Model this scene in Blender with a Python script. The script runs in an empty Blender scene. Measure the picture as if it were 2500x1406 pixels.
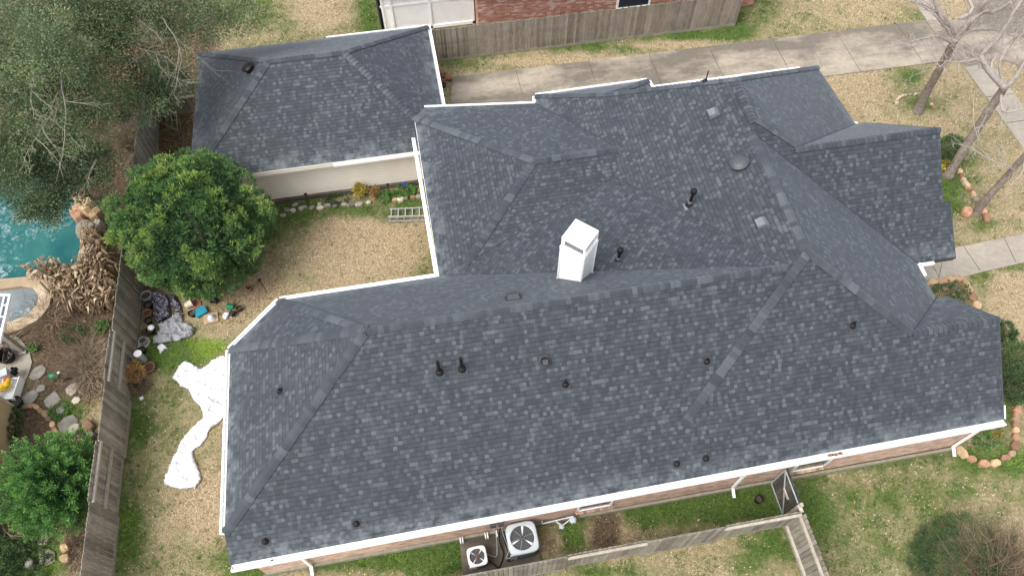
import bpy, bmesh, math, random
import numpy as np
from mathutils import Vector, Matrix
random.seed(7)
RNG = np.random.default_rng(11)
S = bpy.context.scene
COL = S.collection

# ------------------------------------------------------------------ camera
CAM_Z, YAW, PITCH, FPX = 23.0, 0.1753, 1.0210, 1759.0
cd = bpy.data.cameras.new('camera'); cam = bpy.data.objects.new('camera', cd); COL.objects.link(cam)
cam.location = (0, 0, CAM_Z); cam.rotation_euler = (math.pi/2-PITCH, 0, -YAW)
cd.sensor_width = 36; cd.lens = FPX/2500*36; cd.clip_start = .1; cd.clip_end = 500
S.camera = cam
# ------------------------------------------------------------------ sky and sun (bright overcast)
SUN_EL, SUN_AZ = math.radians(55), math.radians(240)
W = bpy.data.worlds.new('World'); S.world = W; W.use_nodes = True
nt = W.node_tree; bg = nt.nodes['Background']
sk = nt.nodes.new('ShaderNodeTexSky'); sk.sky_type = 'NISHITA'; sk.sun_disc = False
sk.sun_elevation = SUN_EL; sk.sun_rotation = SUN_AZ; sk.dust_density = 6; sk.air_density = 1.0; sk.ozone_density = 1
hs = nt.nodes.new('ShaderNodeHueSaturation'); hs.inputs['Saturation'].default_value = .32
nt.links.new(sk.outputs[0], hs.inputs['Color']); cl = nt.nodes.new('ShaderNodeMix'); cl.data_type = 'RGBA'; cl.inputs[0].default_value = .55; cl.inputs[7].default_value = (3.1, 3.25, 3.5, 1)  # cloud layer evens out the sky
nt.links.new(hs.outputs[0], cl.inputs[6]); nt.links.new(cl.outputs[2], bg.inputs[0]); bg.inputs[1].default_value = .15
sd = bpy.data.lights.new('sun', 'SUN'); sd.energy = 1.25; sd.angle = math.radians(40); sd.color = (1, .965, .92)
sun = bpy.data.objects.new('sun', sd); COL.objects.link(sun)
sv = Vector((math.sin(SUN_AZ)*math.cos(SUN_EL), math.cos(SUN_AZ)*math.cos(SUN_EL), math.sin(SUN_EL)))
sun.rotation_euler = (-sv).to_track_quat('-Z', 'Y').to_euler()
S.view_settings.view_transform = 'Standard'; S.view_settings.look = 'None'
S.view_settings.exposure = 1.27; S.view_settings.gamma = 1; S.view_settings.use_curve_mapping = False
S.render.engine = 'CYCLES'

# ------------------------------------------------------------------ photo point -> place
cy_, sy_, cp_, sp_ = math.cos(YAW), math.sin(YAW), math.cos(PITCH), math.sin(PITCH)
AX_R = np.array([cy_, -sy_, 0]); AX_D = np.array([sy_*cp_, cy_*cp_, -sp_]); AX_N = np.cross(AX_D, AX_R)
def ray(px, py): return AX_R*(px-1250)/FPX + AX_N*(py-703)/FPX + AX_D
def G(px, py, z=0.0):
    r = ray(px, py); t = (z-CAM_Z)/r[2]; return Vector((r[0]*t, r[1]*t, z))
def GY(px, py, y):
    r = ray(px, py); t = y/r[1]; return Vector((r[0]*t, y, CAM_Z+r[2]*t))
def GX(px, py, x):
    r = ray(px, py); t = x/r[0]; return Vector((x, r[1]*t, CAM_Z+r[2]*t))
def zover(b, px, py):
    r = ray(px, py); t = (r[0]*b[0]+r[1]*b[1])/(r[0]**2+r[1]**2); return CAM_Z+t*r[2]
def PROJ(p):
    v = np.asarray(p, float)-np.array([0, 0, CAM_Z]); d = v@AX_D
    return 1250+FPX*(v@AX_R)/d, 703+FPX*(v@AX_N)/d

# ------------------------------------------------------------------ materials
def new_mat(name):
    m = bpy.data.materials.new(name); m.use_nodes = True
    return m, m.node_tree, m.node_tree.nodes['Principled BSDF']
def N(t, typ, **kw):
    n = t.nodes.new(typ)
    for k, v in kw.items():
        if hasattr(n, k): setattr(n, k, v)
        else: n.inputs[k].default_value = v
    return n
def Lk(t, a, b): t.links.new(a, b)
def ramp(t, fac, stops, interp='LINEAR'):
    r = t.nodes.new('ShaderNodeValToRGB'); e = r.color_ramp; e.interpolation = interp
    while len(e.elements) < len(stops): e.elements.new(.5)
    for el, (p, c) in zip(e.elements, stops): el.position = p; el.color = (*c, 1)
    if fac is not None: Lk(t, fac, r.inputs[0])
    return r
def math_(t, op, a, b=None, clamp=False):
    n = t.nodes.new('ShaderNodeMath'); n.operation = op; n.use_clamp = clamp
    for i, v in enumerate((a, b)):
        if v is None: continue
        if isinstance(v, (int, float)): n.inputs[i].default_value = v
        else: Lk(t, v, n.inputs[i])
    return n.outputs[0]
def mixc(t, fac, a, b, mode='MIX'):
    n = t.nodes.new('ShaderNodeMix'); n.data_type = 'RGBA'; n.blend_type = mode
    for i, v in ((0, fac), (6, a), (7, b)):
        if isinstance(v, (int, float)): n.inputs[i].default_value = v
        elif isinstance(v, tuple): n.inputs[i].default_value = (*v, 1)
        else: Lk(t, v, n.inputs[i])
    return n.outputs[2]
def coords(t, kind='Object'):
    return t.nodes.new('ShaderNodeTexCoord').outputs[kind]
def world_pos(t): return t.nodes.new('ShaderNodeNewGeometry').outputs['Position']
def noise(t, vec, scale, detail=4, rough=.6):
    n = N(t, 'ShaderNodeTexNoise'); n.inputs['Scale'].default_value = scale; n.inputs['Detail'].default_value = detail
    n.inputs['Roughness'].default_value = rough; Lk(t, vec, n.inputs['Vector']); return n.outputs['Fac']
def bump(t, p, h, strength=.3, dist=.02):
    b = N(t, 'ShaderNodeBump'); b.inputs['Strength'].default_value = strength; b.inputs['Distance'].default_value = dist
    Lk(t, h, b.inputs['Height']); Lk(t, b.outputs[0], p.inputs['Normal'])
def plain(name, col, rough=.6, var=.15, scale=8, metal=0, bmp=.1, tone=False, spec=None):
    """base colour broken up by noise (dirt, wear); 'tone' multiplies by a per-face value"""
    m, t, p = new_mat(name); pos = world_pos(t)
    f = noise(t, pos, scale, 5)
    lo = tuple(c*(1-var) for c in col); hi = tuple(min(1, c*(1+var)) for c in col)
    c = ramp(t, f, [(.3, lo), (.7, hi)]).outputs[0]
    if tone:
        a = N(t, 'ShaderNodeAttribute'); a.attribute_name = 'tone'
        c = mixc(t, 1.0, c, ramp(t, a.outputs['Fac'], [(0, (.55,)*3), (.5, (1,)*3), (1, (1.5,)*3)]).outputs[0], 'MULTIPLY')
    Lk(t, c, p.inputs['Base Color']); p.inputs['Roughness'].default_value = rough; p.inputs['Metallic'].default_value = metal
    if spec is not None: p.inputs['Specular IOR Level'].default_value = spec
    if bmp: bump(t, p, noise(t, pos, scale*5, 3), bmp, .01)
    return m
M = {}
SH = [(0, (.0155, .021, .028)), (.18, (.021, .027, .036)), (.38, (.026, .033, .042)), (.50, (.028, .031, .040)), (.60, (.033, .040, .049)),
      (.70, (.045, .054, .063)), (.82, (.059, .071, .080)), (.94, (.071, .085, .094))]
def make_shingle():
    m, t, p = new_mat('asphalt_shingle')
    uv = N(t, 'ShaderNodeUVMap'); uv.uv_map = 'UVMap'
    s = N(t, 'ShaderNodeSeparateXYZ'); Lk(t, uv.outputs[0], s.inputs[0]); u, v = s.outputs[0], s.outputs[1]
    EXP = .131
    r = math_(t, 'DIVIDE', v, EXP); row = math_(t, 'FLOOR', r); fr = math_(t, 'SUBTRACT', r, row)
    wn = N(t, 'ShaderNodeTexWhiteNoise', noise_dimensions='1D'); Lk(t, row, wn.inputs['W'])
    off = math_(t, 'MULTIPLY', wn.outputs['Value'], 7.3)
    # warp u so that tabs have unequal widths
    cv = N(t, 'ShaderNodeCombineXYZ'); Lk(t, math_(t, 'MULTIPLY', u, 2.6), cv.inputs[0]); Lk(t, math_(t, 'MULTIPLY', row, 3.7), cv.inputs[1])
    wz = noise(t, cv.outputs[0], 1.0, 1, .5)
    uu = math_(t, 'ADD', math_(t, 'ADD', math_(t, 'DIVIDE', u, .108), off), math_(t, 'MULTIPLY', wz, 1.7))
    cell = math_(t, 'FLOOR', uu); fu = math_(t, 'SUBTRACT', uu, cell)
    c2 = N(t, 'ShaderNodeCombineXYZ'); Lk(t, cell, c2.inputs[0]); Lk(t, row, c2.inputs[1])
    w2 = N(t, 'ShaderNodeTexWhiteNoise', noise_dimensions='2D'); Lk(t, c2.outputs[0], w2.inputs['Vector'])
    big = N(t, 'ShaderNodeCombineXYZ'); Lk(t, math_(t, 'MULTIPLY', u, .5), big.inputs[0]); Lk(t, math_(t, 'MULTIPLY', row, .33), big.inputs[1])
    bn = noise(t, big.outputs[0], 1.0, 2)
    fac = math_(t, 'ADD', math_(t, 'MULTIPLY', w2.outputs['Value'], .86), math_(t, 'MULTIPLY', math_(t, 'SUBTRACT', bn, .45), .3), True)
    col = ramp(t, fac, SH, 'CONSTANT').outputs[0]
    # printed band plus painted lap shadow along each course, dark tab ends, granules
    low = math_(t, 'LESS_THAN', fr, .17)
    w3 = N(t, 'ShaderNodeTexWhiteNoise', noise_dimensions='3D'); c3 = N(t, 'ShaderNodeCombineXYZ')
    Lk(t, cell, c3.inputs[0]); Lk(t, row, c3.inputs[1]); c3.inputs[2].default_value = 5; Lk(t, c3.outputs[0], w3.inputs['Vector'])
    lowa = math_(t, 'MULTIPLY', low, math_(t, 'ADD', math_(t, 'MULTIPLY', w3.outputs['Value'], .5), .38))
    side = math_(t, 'MULTIPLY', math_(t, 'LESS_THAN', fu, .07), .35)
    dark = math_(t, 'SUBTRACT', 1.0, math_(t, 'MAXIMUM', lowa, side))
    dk = N(t, 'ShaderNodeCombineColor')
    for i in range(3): Lk(t, dark, dk.inputs[i])
    col = mixc(t, 1.0, col, dk.outputs[0], 'MULTIPLY')
    pos = world_pos(t)
    gr = noise(t, pos, 55, 4, .8)
    col = mixc(t, 1.0, col, ramp(t, gr, [(.3, (.84,)*3), (.7, (1.16,)*3)]).outputs[0], 'MULTIPLY')
    lg = noise(t, pos, .7, 5, .65)
    col = mixc(t, 1.0, col, ramp(t, lg, [(.3, (.9, .9, .92)), (.7, (1.08,)*3)]).outputs[0], 'MULTIPLY')
    # lowest courses paled: chalky dust plus painted glow of the white gutters
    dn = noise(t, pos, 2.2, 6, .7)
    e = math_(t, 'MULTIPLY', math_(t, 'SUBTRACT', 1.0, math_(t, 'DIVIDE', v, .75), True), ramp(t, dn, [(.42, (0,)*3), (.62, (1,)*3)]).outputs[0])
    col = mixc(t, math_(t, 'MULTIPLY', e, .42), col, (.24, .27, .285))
    Lk(t, col, p.inputs['Base Color']); p.inputs['Roughness'].default_value = .75; p.inputs['Specular IOR Level'].default_value = .5; p.inputs['Sheen Weight'].default_value = .15; p.inputs['Sheen Roughness'].default_value = .55; p.inputs['Sheen Tint'].default_value = (.75, .86, 1, 1)
    h = math_(t, 'ADD', math_(t, 'SUBTRACT', 1.0, fr), math_(t, 'MULTIPLY', w2.outputs['Value'], .35))
    h = math_(t, 'ADD', h, math_(t, 'MULTIPLY', gr, .25)); bump(t, p, h, .55, .012)
    return m
def make_cap():
    m, t, p = new_mat('ridge_cap_shingle')
    a = N(t, 'ShaderNodeAttribute'); a.attribute_name = 'tone'
    c = ramp(t, a.outputs['Fac'], SH, 'LINEAR').outputs[0]
    pos = world_pos(t); gr = noise(t, pos, 55, 4, .8)
    c = mixc(t, 1.0, c, ramp(t, gr, [(.3, (.86,)*3), (.7, (1.14,)*3)]).outputs[0], 'MULTIPLY')
    Lk(t, c, p.inputs['Base Color']); p.inputs['Roughness'].default_value = .75; p.inputs['Specular IOR Level'].default_value = .5; p.inputs['Sheen Weight'].default_value = .15; p.inputs['Sheen Roughness'].default_value = .55; p.inputs['Sheen Tint'].default_value = (.75, .86, 1, 1); 
    bump(t, p, gr, .2, .01); return m
def make_brick(name, c1, c2, mortar, pale=None):
    m, t, p = new_mat(name); uv = N(t, 'ShaderNodeUVMap'); uv.uv_map = 'UVMap'
    b = N(t, 'ShaderNodeTexBrick'); b.inputs['Scale'].default_value = 1; b.inputs['Brick Width'].default_value = .21; b.inputs['Row Height'].default_value = .078
    b.inputs['Mortar Size'].default_value = .007; b.inputs['Color1'].default_value = (*c1, 1); b.inputs['Color2'].default_value = (*c2, 1)
    b.inputs['Mortar'].default_value = (*mortar, 1); b.inputs['Bias'].default_value = 0
    Lk(t, uv.outputs[0], b.inputs['Vector']); c = b.outputs['Color']
    s = N(t, 'ShaderNodeSeparateXYZ'); Lk(t, uv.outputs[0], s.inputs[0])
    row = math_(t, 'FLOOR', math_(t, 'DIVIDE', s.outputs[1], .078))
    par = math_(t, 'MULTIPLY', math_(t, 'MODULO', row, 2.0), .5)
    cell = math_(t, 'FLOOR', math_(t, 'ADD', math_(t, 'DIVIDE', s.outputs[0], .21), par))
    cb = N(t, 'ShaderNodeCombineXYZ'); Lk(t, cell, cb.inputs[0]); Lk(t, row, cb.inputs[1])
    w = N(t, 'ShaderNodeTexWhiteNoise', noise_dimensions='2D'); Lk(t, cb.outputs[0], w.inputs['Vector'])
    c = mixc(t, 1.0, c, ramp(t, w.outputs['Value'], [(0, (.7,)*3), (.5, (1,)*3), (1, (1.25, 1.2, 1.15))]).outputs[0], 'MULTIPLY')
    if pale:
        nn = noise(t, uv.outputs[0], 1.6, 3, .6)
        f = math_(t, 'MULTIPLY', math_(t, 'GREATER_THAN', math_(t, 'ADD', w.outputs['Value'], math_(t, 'MULTIPLY', nn, .9)), 1.22), math_(t, 'GREATER_THAN', .5, b.outputs['Fac']))
        c = mixc(t, math_(t, 'MULTIPLY', f, .8), c, pale)
    d = noise(t, world_pos(t), 1.5, 6); c = mixc(t, 1.0, c, ramp(t, d, [(.3, (.82,)*3), (.7, (1.1,)*3)]).outputs[0], 'MULTIPLY')
    Lk(t, c, p.inputs['Base Color']); p.inputs['Roughness'].default_value = .9
    bump(t, p, math_(t, 'SUBTRACT', 1.0, b.outputs['Fac']), .5, .01); return m
def make_siding():
    m, t, p = new_mat('cream_lap_siding'); pos = world_pos(t); s = N(t, 'ShaderNodeSeparateXYZ'); Lk(t, pos, s.inputs[0])
    r = math_(t, 'DIVIDE', s.outputs[2], .16); fr = math_(t, 'FRACT', r)
    c = ramp(t, fr, [(0, (.48, .45, .37)), (.1, (.8, .77, .68)), (1, (.84, .81, .73))]).outputs[0]
    d = noise(t, pos, 1.2, 5); c = mixc(t, 1.0, c, ramp(t, d, [(.3, (.92,)*3), (.7, (1.05,)*3)]).outputs[0], 'MULTIPLY')
    Lk(t, c, p.inputs['Base Color']); p.inputs['Roughness'].default_value = .65
    bump(t, p, math_(t, 'SUBTRACT', 1.0, fr), .5, .02); return m
def make_concrete(name, base, stain, amt=.75, sc=.5):
    m, t, p = new_mat(name); pos = world_pos(t)
    mp = N(t, 'ShaderNodeMapping'); mp.inputs['Scale'].default_value = (.45, 1, 1); Lk(t, pos, mp.inputs[0])
    n1 = noise(t, mp.outputs[0], sc, 8, .68); n2 = noise(t, pos, 5, 6, .7); n3 = noise(t, pos, 45, 3, .7)
    c = mixc(t, math_(t, 'MULTIPLY', ramp(t, n1, [(.39, (0,)*3), (.56, (1,)*3)]).outputs[0], amt), base, stain)
    c = mixc(t, 1.0, c, ramp(t, n2, [(.3, (.84, .83, .82)), (.7, (1.1,)*3)]).outputs[0], 'MULTIPLY')
    c = mixc(t, 1.0, c, ramp(t, n3, [(.3, (.9,)*3), (.7, (1.08,)*3)]).outputs[0], 'MULTIPLY')
    Lk(t, c, p.inputs['Base Color']); p.inputs['Roughness'].default_value = .9; bump(t, p, n3, .3, .01); return m
def make_wood(name, lo, hi, grain_axis=2):
    m, t, p = new_mat(name); pos = world_pos(t)
    mp = N(t, 'ShaderNodeMapping'); sc = [9, 9, 9]; sc[grain_axis] = .8; mp.inputs['Scale'].default_value = sc; Lk(t, pos, mp.inputs[0])
    n1 = noise(t, mp.outputs[0], 3, 5, .65); n2 = noise(t, pos, 1.3, 5, .7)
    a = N(t, 'ShaderNodeAttribute'); a.attribute_name = 'tone'
    f = math_(t, 'ADD', math_(t, 'MULTIPLY', n1, .6), math_(t, 'ADD', math_(t, 'MULTIPLY', a.outputs['Fac'], .55), math_(t, 'MULTIPLY', math_(t, 'SUBTRACT', n2, .5), .6)))
    c = ramp(t, f, [(.25, lo), (.85, hi)]).outputs[0]
    # green algae bloom, patchy
    n4 = noise(t, pos, .9, 4, .6); c = mixc(t, math_(t, 'MULTIPLY', ramp(t, n4, [(.52, (0,)*3), (.7, (1,)*3)]).outputs[0], .3), c, (.15, .15, .07))
    Lk(t, c, p.inputs['Base Color']); p.inputs['Roughness'].default_value = .9; bump(t, p, n1, .4, .006); return m
def make_ground():
    m, t, p = new_mat('lawn_and_soil'); pos = world_pos(t)
    at = N(t, 'ShaderNodeAttribute'); at.attribute_name = 'zones'
    s = N(t, 'ShaderNodeSeparateColor'); Lk(t, at.outputs['Color'], s.inputs[0]); g, d, b = s.outputs
    n0 = noise(t, pos, 1.1, 6, .68); n1 = noise(t, pos, 7, 6, .75); n2 = noise(t, pos, 11, 5, .85); n3 = noise(t, pos, 28, 3, .85)
    fine = math_(t, 'ADD', math_(t, 'MULTIPLY', n2, .55), math_(t, 'MULTIPLY', n3, .45))
    straw = ramp(t, fine, [(.36, (.10, .078, .04)), (.46, (.25, .195, .12)), (.55, (.38, .31, .20)), (.66, (.52, .445, .31))]).outputs[0]
    green = ramp(t, fine, [(.38, (.022, .036, .01)), (.5, (.06, .1, .024)), (.62, (.125, .18, .045))]).outputs[0]
    dirt = ramp(t, fine, [(.38, (.03, .022, .014)), (.5, (.09, .065, .043)), (.62, (.19, .14, .095))]).outputs[0]
    lime = ramp(t, fine, [(.38, (.045, .08, .01)), (.62, (.18, .29, .03))]).outputs[0]
    def band(x, nn, lo, hi):
        return ramp(t, math_(t, 'ADD', x, math_(t, 'MULTIPLY', math_(t, 'SUBTRACT', nn, .5), 1.1)), [(lo, (0,)*3), (hi, (1,)*3)]).outputs[0]
    mixn = math_(t, 'ADD', math_(t, 'MULTIPLY', n0, .5), math_(t, 'MULTIPLY', n1, .5))
    mixg = math_(t, 'ADD', math_(t, 'MULTIPLY', n0, .42), math_(t, 'ADD', math_(t, 'MULTIPLY', n1, .33), math_(t, 'MULTIPLY', n2, .25)))
    mixg = math_(t, 'ADD', .5, math_(t, 'MULTIPLY', math_(t, 'SUBTRACT', mixg, .5), 2.1))
    c = mixc(t, band(g, mixg, .3, .72), straw, green)
    c = mixc(t, band(b, mixn, .38, .66), c, lime)
    c = mixc(t, band(d, mixn, .35, .62), c, dirt)
    c = mixc(t, 1.0, c, ramp(t, n1, [(.3, (.86, .84, .82)), (.7, (1.12, 1.1, 1.06))]).outputs[0], 'MULTIPLY')
    Lk(t, c, p.inputs['Base Color']); p.inputs['Roughness'].default_value = .95; p.inputs['Specular IOR Level'].default_value = .15
    bump(t, p, fine, .9, .04); return m
def make_tone_mat(name, stops, rough=.8, spec=.3, trans=0):
    m, t, p = new_mat(name); a = N(t, 'ShaderNodeAttribute'); a.attribute_name = 'tone'
    Lk(t, ramp(t, a.outputs['Fac'], stops).outputs[0], p.inputs['Base Color']); p.inputs['Roughness'].default_value = rough
    p.inputs['Specular IOR Level'].default_value = spec
    if trans:
        tb = N(t, 'ShaderNodeBsdfTranslucent'); mx = N(t, 'ShaderNodeMixShader'); mx.inputs[0].default_value = trans; Lk(t, p.inputs['Base Color'].links[0].from_socket, tb.inputs['Color'])
        Lk(t, p.outputs[0], mx.inputs[1]); Lk(t, tb.outputs[0], mx.inputs[2]); Lk(t, mx.outputs[0], t.nodes['Material Output'].inputs['Surface'])
    return m
def make_water(name, col, col2):
    m, t, p = new_mat(name); pos = world_pos(t)
    c = ramp(t, noise(t, pos, .6, 4), [(.35, col), (.65, col2)]).outputs[0]; Lk(t, c, p.inputs['Base Color'])
    f = ramp(t, math_(t, 'ADD', math_(t, 'MULTIPLY', noise(t, pos, 5, 8, .8), .6), math_(t, 'MULTIPLY', noise(t, pos, .5, 2), .4)), [(.525, (0,)*3), (.61, (1,)*3)]).outputs[0]
    c = mixc(t, math_(t, 'MULTIPLY', f, .6), c, (.4, .48, .5)); Lk(t, c, p.inputs['Base Color'])  # white sparkle on the ripples, painted into the water colour
    p.inputs['Roughness'].default_value = .12; p.inputs['Specular IOR Level'].default_value = .1; bump(t, p, noise(t, pos, 5, 5, .6), .25, .04); return m
def make_crumple(name, col, rough, vein=None):
    m, t, p = new_mat(name); pos = world_pos(t); n = noise(t, pos, 3.5, 8, .7)
    c = ramp(t, n, [(.3, tuple(x*.8 for x in col)), (.6, col)]).outputs[0]
    if vein: c = mixc(t, ramp(t, noise(t, pos, 11, 6, .8), [(.5, (0,)*3), (.6, (1,)*3)]).outputs[0], c, vein)
    Lk(t, c, p.inputs['Base Color']); p.inputs['Roughness'].default_value = rough
    bump(t, p, noise(t, pos, 5, 6, .6), .55, .06); return m
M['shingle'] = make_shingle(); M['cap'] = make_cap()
M['brick'] = make_brick('pink_brick', (.47, .29, .215), (.53, .36, .275), (.53, .44, .37))
M['brick2'] = make_brick('red_mixed_brick', (.42, .16, .115), (.5, .25, .18), (.34, .24, .2), (.55, .42, .36))
M['siding'] = make_siding(); M['ground'] = make_ground()
M['concrete'] = make_concrete('stained_concrete', (.33, .285, .225), (.13, .112, .09), .95, .5)
M['walk'] = make_concrete('pale_walk_concrete', (.33, .295, .245), (.22, .2, .17), .6)
M['pad'] = make_concrete('dirty_pad_concrete', (.15, .125, .095), (.045, .04, .033), .8, 1.2)
M['street'] = make_concrete('street_concrete', (.42, .385, .33), (.33, .3, .26), .5)
M['white'] = plain('white_metal', (.86, .86, .85), .35, .04, 3, bmp=.03)
M['offwhite'] = plain('offwhite_trim', (.72, .71, .68), .5, .08, 3)
M['gut_in'] = plain('gutter_inside', (.74, .74, .74), .5, .12, 6)
M['cream'] = plain('cream_fascia', (.66, .63, .56), .6, .06)
M['black'] = plain('black_rubber', (.009, .009, .01), .6, .3, 20, spec=.3)
M['blackmetal'] = plain('black_metal', (.008, .008, .009), .5, .2, 10, bmp=.02, spec=.25)
M['steel'] = plain('galvanised_steel', (.4, .42, .44), .45, .15, 12, metal=.2, bmp=.04)
M['greymetal'] = plain('grey_painted_metal', (.045, .05, .056), .5, .2, 6, bmp=.05)
M['flash'] = plain('dark_flashing_metal', (.035, .04, .048), .6, .2, 6, bmp=.05)
M['silver'] = plain('silver_vent_metal', (.125, .135, .15), .5, .2, 9, metal=0, bmp=.06)
M['acgrey'] = plain('pale_grey_enamel', (.44, .48, .5), .35, .06, 5, bmp=.02)
M['acdark'] = plain('dark_louvre', (.045, .047, .05), .5, .3, 20)
M['acfan'] = plain('fan_blade', (.75, .76, .78), .3, .3, 3, metal=0, bmp=0)
M['rust'] = plain('rusty_metal', (.16, .07, .045), .7, .4, 14)
M['glass'] = plain('dark_window_glass', (.03, .035, .045), .08, .2, 2, bmp=0)
M['wood'] = make_wood('weathered_grey_boards', (.045, .040, .032), (.33, .30, .25))
M['woodfar'] = make_wood('weathered_brown_boards', (.05, .042, .033), (.30, .26, .21))
M['wooddark'] = make_wood('dark_gate_boards', (.03, .027, .024), (.17, .155, .135))
M['rail'] = plain('weathered_rail', (.28, .25, .205), .85, .2, 6, tone=True)
M['kick'] = plain('damp_kickboard', (.22, .205, .15), .85, .25, 5)
M['bark'] = plain('grey_brown_bark', (.17, .14, .115), .9, .4, 9, bmp=.8)
M['palebark'] = plain('pale_grey_branch', (.3, .265, .24), .85, .25, 9, bmp=.3)
M['oakbark'] = plain('silver_oak_limb', (.17, .155, .125), .85, .3, 6, bmp=.3)
M['stone_o'] = plain('orange_sandstone', (.27, .15, .09), .85, .28, 5, bmp=.5, tone=True)
M['stone_t'] = plain('tan_sandstone', (.34, .235, .135), .85, .25, 5, bmp=.5, tone=True)
M['stone_c'] = plain('cream_stone', (.36, .32, .26), .85, .2, 5, bmp=.5, tone=True)
M['stone_g'] = plain('grey_flagstone', (.2, .185, .155), .9, .3, 3, bmp=.4, tone=True)
M['terracotta'] = plain('terracotta', (.26, .1, .06), .8, .2, 10)
M['plastic_grey'] = plain('grey_plastic', (.25, .26, .27), .5, .15, 6)
M['teal'] = plain('teal_plastic', (.02, .22, .3), .4, .1, 6)
M['green_p'] = plain('green_plastic', (.01, .2, .08), .35, .15, 6)
M['yellow_p'] = plain('yellow_plastic', (.65, .42, .01), .4, .1, 6)
M['red_p'] = plain('red_plastic', (.45, .05, .02), .4, .1, 6)
M['blue_p'] = plain('blue_plastic', (.02, .06, .35), .4, .1, 6)
M['beige_p'] = plain('beige_plastic', (.5, .44, .33), .5, .12, 6)
M['soil'] = plain('potting_soil', (.06, .045, .033), .95, .4, 30, bmp=.6)
M['tan'] = plain('tan_panel', (.46, .34, .19), .7, .08, 2)
M['slateglass'] = plain('dusty_patio_panel', (.11, .12, .15), .35, .2, 2, bmp=.05)
M['tarp_w'] = make_crumple('white_plastic_sheet', (.62, .64, .66), .5)
M['tarp_g'] = make_crumple('silver_grey_tarp', (.27, .27, .29), .4)
M['tarp_b'] = make_crumple('black_plastic_sheeting', (.035, .032, .045), .25, (.3, .28, .36))
M['water'] = make_water('pool_water', (.01, .08, .085), (.03, .13, .12))
M['spa'] = make_water('spa_water', (.12, .15, .155), (.22, .235, .24))
M['coping'] = make_concrete('tan_flagstone_coping', (.46, .37, .26), (.27, .19, .12), .8, 1.1)
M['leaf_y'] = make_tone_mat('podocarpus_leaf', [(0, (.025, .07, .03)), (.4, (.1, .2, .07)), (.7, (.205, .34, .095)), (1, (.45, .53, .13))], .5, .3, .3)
M['leaf_o'] = make_tone_mat('live_oak_leaf', [(0, (.045, .072, .038)), (.45, (.125, .175, .082)), (.8, (.235, .29, .135)), (1, (.34, .38, .18))], .5, .3, .25)
M['leaf_b'] = make_tone_mat('bright_bush_leaf', [(0, (.025, .075, .024)), (.45, (.10, .24, .07)), (.8, (.22, .41, .1)), (1, (.34, .52, .14))], .5, .3, .3)
M['leaf_h'] = make_tone_mat('hedge_leaf', [(0, (.026, .055, .026)), (.45, (.075, .13, .052)), (.8, (.14, .21, .08)), (1, (.21, .27, .1))], .55, .3, .2)
M['leaf_yel'] = make_tone_mat('yellow_shrub_leaf', [(0, (.12, .11, .02)), (.5, (.38, .3, .05)), (1, (.6, .5, .14))], .6)
M['leaf_rust'] = make_tone_mat('dry_orange_leaf', [(0, (.14, .07, .025)), (.5, (.36, .2, .07)), (1, (.55, .36, .15))], .7)
M['banana'] = make_tone_mat('dead_banana_leaf', [(0, (.05, .032, .018)), (.4, (.16, .105, .06)), (.75, (.29, .205, .125)), (1, (.5, .4, .28))], .8)
M['grass'] = make_tone_mat('grass_blade', [(0, (.03, .065, .012)), (.28, (.085, .16, .03)), (.45, (.2, .32, .05)), (.5, (.16, .11, .055)), (.6, (.34, .265, .155)), (.8, (.49, .40, .26)), (1, (.64, .56, .4))], .85, .2)
M['litter'] = make_tone_mat('fallen_leaves', [(0, (.06, .03, .018)), (.5, (.2, .105, .055)), (1, (.42, .27, .15))], .85, .2)
M['twig'] = make_tone_mat('bare_twig', [(0, (.1, .07, .045)), (.5, (.24, .18, .12)), (1, (.4, .33, .26))], .85, .2)

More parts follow.
